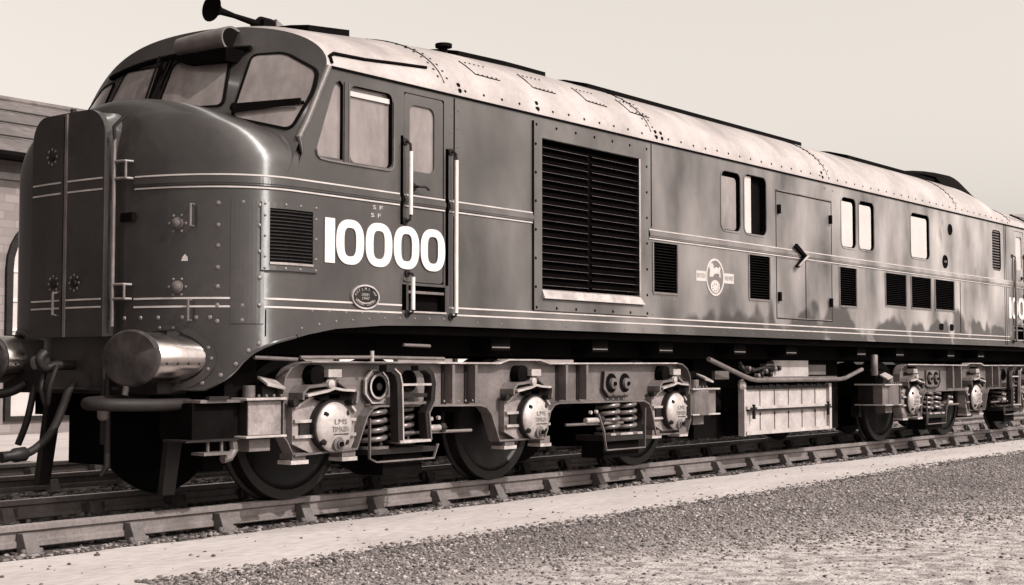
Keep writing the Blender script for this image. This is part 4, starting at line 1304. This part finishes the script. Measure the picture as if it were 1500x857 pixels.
def bogie(fx, label):
    f = fx or (lambda p: p)
    s = MB(fx)
    s.plate(OUT, .245, .275, M['bogie'])
    s.ribbon(OUT, .165, .262, .011, M['bogie'], closed=True)
    s.ribbon(OUT[5:11], .158, .262, .013, M['bright'])
    for a, b_ in ((15, 21), (20, 26), (28, 34)):
        pass
    s.ribbon(OUT[28:34], .150, .262, .014, M['bogie']); s.ribbon(OUT[16:28], .155, .262, .014, M['bogie'])
    for x in (1.38, 1.67, 2.95, 3.27):
        s.box(x - .016, x + .016, .150, .246, .695, 1.008, M['bogie'])
        s.box(x - .05, x - .015, .235, .246, .695, 1.008, M['dark'])
    for x in np.arange(.56, 1.75, .09): s.rivet((x, .165, .715), (0, -1, .4), .011, M['bogie'])
    for x in np.arange(2.9, 4.3, .09): s.rivet((x, .165, .69), (0, -1, .4), .011, M['bogie'])
    # far side frame and cross members
    s.box(-.45, 5.13, 2 * B - .28, 2 * B - .25, .66, 1.02, M['dark'])
    for x in (-.75, 1.52, 3.1, 5.45):
        s.box(x - .14, x + .14, .30, 2 * B - .30, .62, .95, M['soot'])
    for x in (.25, 2.05, 4.2):
        s.box(x, x + .95, .98, 2 * B - .98, .20, .92, M['soot'])
    s.box(-.95, 5.5, .62, .66, .72, 1.03, M['soot'])
    s.box(-.80, -.62, .62, 2 * B - .62, .25, .62, M['soot'])
    root = s.build("bogie", loco, label=label)
    for i, x in enumerate(AX):
        for y, sg in ((.600, 1), (2 * B - .600, -1)):
            w = MB(fx)
            w.lathe([(-.02, 0), (-.02, .10), (.012, .12), (.03, .16), (.035, .42), (.012, .455), (0, .462), (0, .531), (.008, .5335), (.10, .536), (.112, .563), (.13, .563), (.135, .53), (.135, 0)], (x, y, .5335), (0, sg, 0), M['wheel'], 64)
            w.build("wheel", root, smooth=35)
        a = MB(fx)
        a.lathe([(0, .085), (2 * B - 1.2, .085)], (x, .6, .5335), (0, 1, 0), M['soot'], 20)
        a.build("axle", root)
        bx = MB(fx)
        # axlebox body with ribs
        bx.plate([(x - .36, .70), (x - .36, .44), (x - .16, .36), (x + .22, .36), (x + .27, .44), (x + .27, .66), (x + .14, .78), (x - .18, .78)], .185, .30, M['boxp'])
        for z in (.49, .60):
            bx.box(x - .355, x - .15, .158, .19, z - .011, z + .011, M['bright']); bx.box(x + .15, x + .265, .158, .19, z - .011, z + .011, M['bright'])
        bx.ribbon([(x - .355, .695), (x - .18, .775), (x + .14, .775), (x + .265, .66)], .160, .19, .018, M['bright'])
        bx.box(x - .30, x - .19, .17, .28, .50, .59, M['dark'])
        bx.lathe([(0, .185), (.05, .190), (.062, .186)], (x - .012, .185, .56), (0, -1, 0), M['dark'], 40, 1.0, 1.0)
        bx.lathe([(0, .182), (.012, .182), (.024, .174), (.040, .150), (.054, .110), (.061, .065), (.064, .03), (.065, 0)], (x, .135, .552), (0, -1, 0), M['cover'], 44)
        for dx_, dz in ((-.105, .095), (.105, .095), (-.125, -.105), (.105, -.11)):
            bx.lathe([(0, .026), (.022, .026), (.024, .015), (.034, .015)], (x + dx_, .118, .552 + dz), (0, -1, 0), M['dark'], 6)
        bx.lathe([(0, .055), (.03, .052), (.035, .03), (.05, .03)], (x - .0, .10, .430), (0, -1, 0), M['bogie'], 16)
        bx.lathe([(0, .018), (.02, .018)], (x - .0, .055, .430), (0, -1, 0), M['soot'], 10)
        bx.text("LMS", x + .015, .590, .0685, .040, M['letter'], .125)
        bx.text("TIMKEN", x + .015, .535, .0685, .040, M['letter'], .17)
        bx.box(x - .05, x + .10, .0695, .0765, .498, .504, M['dark'])
        # foot of the box and keep
        bx.box(x - .37, x - .24, .17, .30, .325, .375, M['bogie']); bx.box(x + .13, x + .27, .17, .30, .325, .385, M['bogie'])
        bx.box(x - .39, x - .22, .16, .30, .295, .323, M['bright']); bx.box(x + .12, x + .28, .16, .30, .295, .323, M['bright'])
        bx.build("axlebox", root, smooth=40)
        yk = MB(fx)                           # suspension yoke above the box
        yk.lathe([(0, .08), (.09, .08), (.10, .05)], (x - .13, .245, .925), (0, -1, 0), M['soot'], 20)
        yk.box(x - .085, x + .05, .10, .20, .915, .972, M['bright']); yk.box(x - .055, x + .015, .12, .20, .83, .915, M['bogie'])
        yk.lathe([(0, .035), (.03, .033), (.035, .015)], (x - .06, .12, .865), (0, -1, 0), M['bright'], 10)
        yk.ribbon([(x - .33, .755), (x - .33, .80), (x - .28, .845), (x - .10, .86), (x - .05, .885)], .10, .24, .020, M['bogie'])
        yk.ribbon([(x + .21, .72), (x + .225, .80), (x + .19, .835), (x + .10, .84), (x + .02, .885)], .10, .24, .020, M['bogie'])
        yk.ribbon([(x - .30, .785), (x - .10, .815), (x - .03, .835), (x + .05, .822), (x + .18, .815)], .085, .22, .018, M['bright'])
        yk.plate([(x - .24, .80), (x - .12, .745), (x + .14, .745), (x + .19, .81), (x + .0, .825)], .13, .24, M['soot'])
        yk.lathe([(0, .035), (.06, .03)], (x - .36, .20, .735), (0, -1, 0), M['dark'], 12); yk.lathe([(0, .035), (.06, .03)], (x + .195, .17, .735), (0, -1, 0), M['dark'], 12)
        yk.box(x - .05, x + .06, .13, .24, .758, .79, M['bright'])
        yk.build("suspension_yoke", root, smooth=40)
        br = MB(fx)                           # brake block
        br.hexa([(x + .545, .62, .34), (x + .63, .62, .34), (x + .63, .74, .34), (x + .545, .74, .34)], [(x + .50, .62, .70), (x + .58, .62, .70), (x + .58, .74, .70), (x + .50, .74, .70)], M['dark'])
        br.build("brake_block", root, bevel=.01)
    def spring(x, y, z0, z1, r, wire, turns, m='spring'):
        c = MB(fx); c.helix(x, y, z0, z1, r, wire, turns, M[m])
        c.lathe([(0, r + .03), (.02, r + .03)], (x, y, z0 - .03), (0, 0, 1), M['spring'], 24)
        c.lathe([(0, r * .6), (z1 - z0, r * .6)], (x, y, z0), (0, 0, 1), M['soot'], 16)
        c.build("coil_spring", root, smooth=60)
    spring(.555, .27, .395, .70, .10, .021, 4.6); spring(.93, .33, .42, .74, .10, .021, 5)
    spring(3.765, .26, .385, .65, .098, .021, 4); spring(4.055, .26, .385, .65, .098, .021, 4)
    c = MB(fx)                                # spring planks and their hangers
    c.box(.40, 1.15, .15, .50, .325, .365, M['dark']); c.box(.6, 1.05, .20, .45, .16, .325, M['soot'])
    c.ribbon([(.405, .60), (.405, .30), (.48, .27), (1.14, .27), (1.19, .38)], .145, .165, .012, M['bogie'])
    c.build("spring_plank", root)
    c = MB(fx)
    c.box(3.58, 4.22, .15, .50, .30, .355, M['dark']); c.box(3.6, 4.2, .20, .45, .14, .30, M['soot'])
    c.box(3.64, 4.18, .14, .16, .352, .372, M['bright'])
    c.ribbon([(3.45, .56), (3.54, .40), (3.58, .22), (4.24, .22), (4.25, .60)], .145, .165, .012, M['bogie'])
    c.build("spring_plank", root)
    c = MB(fx)                                # hub plate with its roller, and the brake hanger frame
    o8 = [(.53 + .135 * math.cos(R(22.5 + 45 * k)), .84 + .135 * math.sin(R(22.5 + 45 * k))) for k in range(8)]
    c.plate(o8, .205, .245, M['bogie']); c.ribbon(o8, .195, .215, .012, M['bright'], closed=True)
    c.lathe([(0, .10), (.02, .10), (.02, .075), (.005, .07), (.005, .03), (.03, .03), (.035, 0)], (.535, .204, .84), (0, -1, 0), M['dark'], 24)
    c.lathe([(.019, .098), (.024, .098), (.024, .082), (.019, .082)], (.535, .204, .84), (0, -1, 0), M['bright'], 24)
    c.build("roller_plate", root, smooth=40)
    c = MB(fx)
    c.lathe([(0, .085), (.02, .085), (.02, .05), (.005, .04)], (.93, .244, .88), (0, -1, 0), M['soot'], 24)
    c.build("roller", root, smooth=40)
    c = MB(fx)
    bar = [(.66, .415), (.645, .86), (.62, .935), (.56, .975), (.50, .98)]
    c.ribbon(bar, .07, .15, .050, M['dark']); c.ribbon([(x + .027, z) for x, z in bar[:4]], .062, .10, .012, M['bright'])
    bar = [(.99, .42), (.965, .63), (1.03, .72), (1.045, .86), (1.02, .94), (.95, .985), (.86, .98)]
    c.ribbon(bar, .07, .15, .042, M['dark']); c.ribbon([(x + .022, z) for x, z in bar[:5]], .062, .10, .012, M['bogie'])
    c.box(.69, 1.03, .075, .13, .845, .862, M['bright']); c.box(.65, 1.01, .065, .16, .408, .428, M['bright'])
    c.box(.70, 1.0, .10, .15, .755, .785, M['dark'])
    c.box(.69, 1.0, .11, .14, .70, .72, M['bogie'])
    c.build("brake_hanger", root)
    for x0_, x1_, z in ((1.06, 1.30, .505), (3.28, 3.56, .50)):
        c = MB(fx)
        c.lathe([(0, .026), (x1_ - x0_, .026)], (x0_, .18, z), (1, 0, 0), M['bright'], 14)
        c.tube([(x0_ - .3, .19, z - .03), (x1_ + .35, .19, z - .035)], .013, M['bogie'], 8)
        c.lathe([(0, .04), (.05, .04)], (x1_ - .06, .18, z), (1, 0, 0), M['dark'], 6)
        c.lathe([(0, .016), (.025, .016)], (x0_ + .05, .17, z + .075), (0, -1, 0), M['bright'], 8); c.lathe([(0, .016), (.025, .016)], (x0_ + .14, .17, z + .08), (0, -1, 0), M['bright'], 8)
        c.build("brake_rod", root, smooth=40)
    c = MB(fx)                                # twin roller plate
    o8 = [(3.63, .95), (3.61, .79), (3.70, .715), (4.03, .715), (4.10, .75), (4.09, .95)]
    c.plate(o8, .215, .245, M['bogie']); c.ribbon(o8[0:4], .205, .225, .014, M['dark'])
    for x in (3.755, 3.985):
        c.lathe([(0, .092), (.004, .092), (.004, .0)], (x, .215, .84), (0, -1, 0), M['soot'], 24)
        c.lathe([(0, .055), (.025, .05), (.03, .0)], (x + .012, .210, .835), (0, -1, 0), M['bogie'], 18)
        c.lathe([(0, .02), (.012, .02)], (x + .012, .18, .835), (0, -1, 0), M['soot'], 10)
    c.rivet((3.80, .214, .735), (0, -1, 0), .02, M['bogie']); c.rivet((3.99, .214, .735), (0, -1, 0), .02, M['bogie'])
    c.build("roller_plate", root, smooth=40)
    # sandboxes at both ends, each with filler and tilted lid
    for xa, xb, rnd_ in ((-.78, -.475, 0), (5.145, 5.66, 1)):
        c = MB(fx)
        if rnd_:
            c.box(xa, xb, .31, .52, .505, .762, M['dark']); c.box(xa + .2, xb, .18, .309, .505, .762, M['bogie'])  # dark body stands in for the shaded flank
            c.lathe([(0, .19), (.265, .19)], (xa + .20, .30, .50), (0, 0, 1), M['bogie'], 24)
            for x in np.arange(xa + .12, xb - .02, .08):
                c.rivet((x, .155, .772), (0, 0, 1), .014, M['dark'])
        else:
            c.box(xa, xb, .19, .55, .515, .752, M['dark']); c.box(xa, xb, .176, .189, .515, .752, M['boxp'])  # dark body paints in the unlit flanks behind the pale front
        for z, w in ((.757, .018), (.497, .016)):
            c.box(xa - .05 + .03 * rnd_, xb + .02, .135, .56, z, z + w, M['bright'])
        c.lathe([(0, .045), (.085, .045)], (xa + .05 + .12 * rnd_, .23, .775), (0, 0, 1), M['bogie'], 16)
        xx = xa + .15 + .10 * rnd_
        c.hexa([(xx, .15, .855), (xx + .17, .15, .825), (xx + .17, .26, .88), (xx, .26, .91)], [(xx, .145, .875), (xx + .17, .145, .845), (xx + .17, .255, .900), (xx, .255, .930)], M['bright'])
        c.box(xx + .02, xx + .15, .22, .30, .775, .86, M['dark'])
        for k in range(4): c.lathe([(0, .012), (.022, .012)], (xa + .08 + .07 * k, .16, .775), (0, 0, 1), M['bogie'], 6)
        c.box(xa + .05 + .07 * rnd_, xb - .06 - .12 * rnd_, .22, .34, .40, .495, M['bogie'])
        c.build("sandbox", root, bevel=.004)
    c = MB(fx)                                # outer end: headstock plates and step
    c.box(-1.18, -.80, .20, .42, .745, .765, M['bogie']); c.box(-1.12, -.95, .18, .22, .766, .79, M['dark'])
    c.box(-1.2, -.80, .26, .60, .50, .74, M['soot'])
    c.box(-1.30, -.50, .20, .44, .485, .500, M['dark'])
    c.box(-1.17, -.93, .17, .30, .395, .415, M['bogie']); c.tube([(-1.08, .24, .415), (-1.08, .24, .49)], .012, M['bogie'], 6); c.tube([(-.96, .24, .415), (-.96, .24, .49)], .012, M['bogie'], 6)
    c.tube([(-.86, .24, .49), (-.85, .24, .42), (-.89, .24, .37), (-.95, .24, .36)], .030, M['bogie'], 8)
    c.build("headstock", root)
    return root
bogie(None, "near bogie with three bright axleboxes at the left")
bogie(rearfx, "far bogie with three bright axleboxes at the right")

# between the bogies: fuel and battery boxes, boiler water tank, sagging pipe
t = MB()
t.box(5.95, 9.55, .62, 2 * B - .62, .22, 1.08, M['soot'])
t.box(6.53, 8.56, .305, .33, .26, .775, M['tankp']); t.box(6.56, 8.54, .331, 1.9, .26, .775, M['soot'])  # black body behind the pale front paints in the unlit tank side
t.box(6.47, 6.525, .285, .36, .235, .80, M['tankp'])
for x in np.arange(6.86, 8.5, .345): t.box(x - .004, x + .004, .296, .302, .29, .50, M['paint_edge']); 
for x in np.arange(6.86, 8.5, .345): t.box(x - .004, x + .004, .296, .302, .56, .775, M['paint_edge'])
t.box(6.50, 8.60, .262, .30, .528, .560, M['tankp']); t.box(6.52, 8.60, .255, .30, .506, .524, M['dark'])
t.box(6.50, 8.60, .27, .30, .245, .285, M['tankp']); t.box(8.56, 8.62, .265, .32, .25, .80, M['tankp'])
for x in (6.63, 8.50): t.box(x - .012, x + .012, .24, .27, .42, .58, M['dark']); t.box(x - .07, x + .07, .25, .265, .53, .548, M['dark'])
for x in np.arange(6.86, 8.5, .345): t.rivet((x, .298, .47), (0, -1, 0), .016, M['dark'])
for x in np.linspace(6.6, 8.5, 12): t.hexa([(x - .09, .28, .745), (x + .09, .28, .745), (x + .09, .31, .745), (x - .09, .31, .745)], [(x - .07, .28, .785 + random.uniform(0, .02)), (x + .07, .28, .785), (x + .07, .31, .785), (x - .07, .31, .785)], M['dark'])
t.lathe([(0, .05), (.03, .06), (.06, .03)], (6.40, .30, .80), (0, -1, 0), M['bright'], 12)
t.build("water_tank", loco, label="pale riveted tank slung between the bogies")
q = MB()
q.box(7.25, 8.15, .34, .36, .885, 1.07, M['tankp']); q.box(8.22, 8.75, .40, .42, .90, 1.02, M['bogie']); q.box(7.27, 8.75, .43, .9, .885, 1.07, M['soot'])
q.box(6.95, 8.85, .30, .9, .868, .884, M['bogie'])
for k in range(9):
    q.lathe([(0, .03), (.05, .028), (.06, .012)], (6.45 + .11 * k + random.uniform(-.03, .03), .32, .94 + random.uniform(-.06, .08)), (0, -1, 0), M['bogie'] if k % 2 else M['dark'], 10)
q.tube([(6.4, .31, 1.05), (6.55, .31, .93), (7.0, .31, .99), (7.25, .31, .97)], .02, M['dark'], 8)
q.box(7.05, 7.25, .32, .4, .96, .98, M['bogie']); q.box(7.05, 7.25, .32, .4, 1.01, 1.03, M['bogie']); q.box(7.23, 7.25, .32, .4, .93, 1.06, M['bogie'])
q.build("equipment_case", loco)
q = MB()
q.tube([(5.50, .17, 1.075), (6.30, .20, .895), (6.47, .2, .862), (6.60, .2, .850), (8.72, .2, .848), (8.88, .2, .862), (9.36, .2, .965)], .026, M['bogie'], 10)
q.box(5.86, 6.16, .30, .34, .86, .95, M['bogie'])
q.build("sagging_pipe", loco, smooth=50)
q = MB()
q.tube(smooth_path([(9.56, .12, 1.14), (9.53, .11, 1.02), (9.56, .12, .90)]), .045, M['bogie'], 12)
q.build("exhaust_stub", loco, smooth=50)
# ------------------------------------------------------------------ workshop beyond the tracks (left)
def brick_mat():
    m = mat("brick", 0.2, 0.85, 0.2, 2.0, bump=0.003, bscale=40)
    t = m.node_tree; b = t.nodes["Principled BSDF"]
    tc = [n for n in t.nodes if n.type == 'TEX_COORD'][0]
    mp = t.nodes.new("ShaderNodeMapping"); mp.inputs["Rotation"].default_value = (R(90), 0, 0)
    t.links.new(tc.outputs["Object"], mp.inputs[0])
    br = t.nodes.new("ShaderNodeTexBrick")
    br.inputs["Scale"].default_value = 1.0
    br.inputs["Brick Width"].default_value = 0.42; br.inputs["Row Height"].default_value = 0.15
    br.inputs["Mortar Size"].default_value = 0.012
    br.inputs["Color1"].default_value = tone(0.11); br.inputs["Color2"].default_value = tone(0.17); br.inputs["Mortar"].default_value = tone(0.12)
    t.links.new(mp.outputs[0], br.inputs["Vector"])
    t.links.new(br.outputs["Color"], b.inputs["Base Color"])
    return m
M['brick'] = brick_mat()
M['dark_block'] = mat('dark_block_surface', 0.025, 0.9, 0.4, 1.0)  # near-black surface of the added block out of frame
WY, EZ, RZ, RY = 15.0, 4.72, 6.75, 20.0
shop = empty("workshop_building", (13.5, WY, GZ))
tag(shop, "long brick workshop with slate roof and arched windows behind the nose", "building")
w = MB()
X0, X1 = 3.0, 24.0
w.box(X0, X1, WY + .02, WY + .4, GZ, EZ, M['brick'])
w.box(X0, X1, WY + 9.6, WY + 9.98, GZ, EZ, M['brick']); w.box(X0, X0 + .4, WY + .4, WY + 9.6, GZ, EZ, M['brick']); w.box(X1 - .4, X1, WY + .4, WY + 9.6, GZ, EZ, M['brick'])
w.box(X0 - .05, X1 + .05, WY - .03, WY + .02, EZ - .42, EZ - .3, M['paint_edge'])
wall = w.build("wall", shop)
r = MB()
for (ya, za, yb, zb_) in ((WY - .35, EZ - .02, RY, RZ), (RY, RZ, 2 * RY - WY + .35, EZ - .02)):
    r.add([(X0 - .3, ya, za), (X1 + .3, ya, za), (X1 + .3, yb, zb_), (X0 - .3, yb, zb_), (X0 - .3, ya, za - .1), (X1 + .3, ya, za - .1), (X1 + .3, yb, zb_ - .1), (X0 - .3, yb, zb_ - .1)],
          [(0, 1, 2, 3), (7, 6, 5, 4), (0, 4, 5, 1), (2, 6, 7, 3), (1, 5, 6, 2), (3, 7, 4, 0)], M['slate'])
for k in range(1, 4):
    t_ = k / 4; y = WY - .35 + (RY - WY + .35) * t_; z = EZ + (RZ - EZ) * t_
    r.box(X0 - .3, X1 + .3, y - .018, y + .018, z + .02, z + .045, M['dark'])
r.tube([(X0 - .3, RY, RZ + .02), (X1 + .3, RY, RZ + .02)], .08, M['slate'], 8)
r.tube([(X0 - .3, WY - .40, EZ - .06), (X1 + .3, WY - .40, EZ - .06)], .09, M['soot'], 8)
for k in range(6): r.lathe([(0, .05), (.12, .05), (.13, .0)], (X0 + 2 + 3.6 * k, RY, RZ + .05), (0, 0, 1), M['dark'], 8)
r.build("roof", shop)
wins = []
for i in range(5):
    cx = 7.77 + 4.05 * (i - 1)
    wn = MB()
    hw, zt = .95, 2.75
    arch = [(cx - hw, .1), (cx + hw, .1)] + [(cx + hw * math.cos(R(a)), zt + hw * math.sin(R(a))) for a in range(0, 181, 12)]
    wn.ribbon(arch, WY - .05, WY + .03, .13, M['dark'], closed=True)
    for k in range(1, 4): wn.box(cx - hw + .475 * k - .03, cx - hw + .475 * k + .03, WY - .012, WY + .012, .15, zt + .1, M['white'])
    for k in range(1, 6): wn.box(cx - hw + .06, cx + hw - .06, WY - .016, WY + .010, .1 + k * .52 - .03, .1 + k * .52 + .03, M['white'])
    for a in (45, 90, 135):
        wn.hexa([(cx - .03, WY - .014, zt), (cx + .03, WY - .014, zt), (cx + .03, WY + .01, zt), (cx - .03, WY + .01, zt)],
                [(cx + .9 * math.cos(R(a)) - .03, WY - .014, zt + .9 * math.sin(R(a))), (cx + .9 * math.cos(R(a)) + .03, WY - .014, zt + .9 * math.sin(R(a))), (cx + .9 * math.cos(R(a)) + .03, WY + .01, zt + .9 * math.sin(R(a))), (cx + .9 * math.cos(R(a)) - .03, WY + .01, zt + .9 * math.sin(R(a)))], M['white'])
    wo_ = wn.build("window", shop)
    pn = MB(); pn.plate(arch, WY + .004, WY + .018, M['white_gloss' if i != 3 else 'white_gloss']); pn.build("pane", wo_)
ap = MB()
ap.add([(3, 6.8, GZ + .004), (60, 6.8, GZ + .004), (60, WY, GZ + .004), (3, WY, GZ + .004)], [(0, 1, 2, 3)], M['path'])
tag(ap.build("yard_paving"), "pale paved yard in front of the workshop", None, None, "structure")

M['palewall'] = mat('hazed_pale_wall', 0.17, 0.9, 0.1, 0.3)  # distance haze put into the pale colour
# distant shed showing over the far cab (right)
s = empty("distant_shed", (136.4, 19.7, GZ))
tag(s, "pale distant shed roof seen beyond the far end of the locomotive", "shed")
def shp(a, d, z):      # along the shed's front, back from it
    return (122.2 + .614 * a + .789 * d, 37.8 - .789 * a + .614 * d, z)
q = MB()
q.hexa([shp(0, 0, GZ), shp(46, 0, GZ), shp(46, 14, GZ), shp(0, 14, GZ)], [shp(0, 0, 13.0), shp(46, 0, 13.0), shp(46, 14, 13.0), shp(0, 14, 13.0)], M['palewall'])
q.build("wall", s)
q = MB()
q.add([shp(-.5, -.5, 12.95), shp(46.5, -.5, 12.95), shp(46.5, 14.5, 12.95), shp(-.5, 14.5, 12.95), shp(3, 7, 15.9), shp(43, 7, 15.9)], [(0, 1, 5, 4), (2, 3, 4, 5), (3, 0, 4), (1, 2, 5)], M['palewall'])
q.build("roof", s)

# trees added outside the frame on the viewer's side for bodyside reflections
def tree(x, y, h, seed, which):
    rng = random.Random(seed)
    root = empty("reflection_tree", (x, y, GZ))
    tag(root, which + " unseen dark bushy tree, added for its reflection in the bodyside", "tree", "unseen trees added for reflections")
    k = MB()
    k.tube([(x, y, GZ), (x + .1, y, h * .3), (x - .1, y + .1, h * .6)], .2, M['wood'], 8, radii=[.22, .16, .08])
    for a in range(5):
        t = a * 1.3 + rng.random()
        k.tube([(x, y, h * (.25 + .06 * a)), (x + math.cos(t) * h * .22, y + math.sin(t) * h * .22, h * (.5 + .07 * a))], .06, M['wood'], 6, radii=[.08, .03])
    k.build("trunk", root)
    c = MB(); n = 2600
    for i in range(n):
        j = rng.randrange(9); jr = random.Random(seed * 31 + j)
        cx = x + jr.uniform(-1, 1) * h * .28; cy = y + jr.uniform(-1, 1) * h * .28; cz = h * jr.uniform(.38, .85); rr = h * jr.uniform(.14, .24)
        d = Vector((rng.gauss(0, 1), rng.gauss(0, 1), rng.gauss(0, 1))).normalized() * rr * rng.random() ** .4
        p = Vector((cx, cy, cz)) + d
        a = Vector((rng.gauss(0, 1), rng.gauss(0, 1), rng.gauss(0, 1))).normalized() * h * .028; b_ = a.orthogonal().normalized() * h * .018
        c.add([p - a, p + b_, p + a, p - b_], [(0, 1, 2, 3)], M['leaf'])
    c.build("crown", root)
M['leaf'] = mat("dark_foliage", 0.05, 0.7, 0.4, 2.0)
for i, (x, y, h) in enumerate([(30, -13, 3.4), (35, -17, 4.2), (26, -9.5, 2.6), (44, -19, 4.6)]):
    tree(x, y, h, 50 + i, ('second shortest', 'second tallest', 'shortest', 'tallest')[i])

# tall dark block added out of the frame, darkens nose reflections and sky fill
es = empty("dark_reflection_block", (-20, 14, GZ))
tag(es, "unseen dark block added left of the picture to darken the nose reflections", "shed")
q = MB(); q.box(-48, 1.5, 8.5, 30, GZ, 10.5, M['dark_block']); q.build("wall", es)  # body of the added unseen block
q = MB()
q.add([(-48.5, 8.0, 10.4), (2, 8.0, 10.4), (2, 19, 15.0), (-48.5, 19, 15.0), (2, 30.5, 10.4), (-48.5, 30.5, 10.4)], [(0, 1, 2, 3), (3, 2, 4, 5), (0, 3, 5), (1, 4, 2)], M['slate'])
q.build("roof", es)  # top of the added unseen block
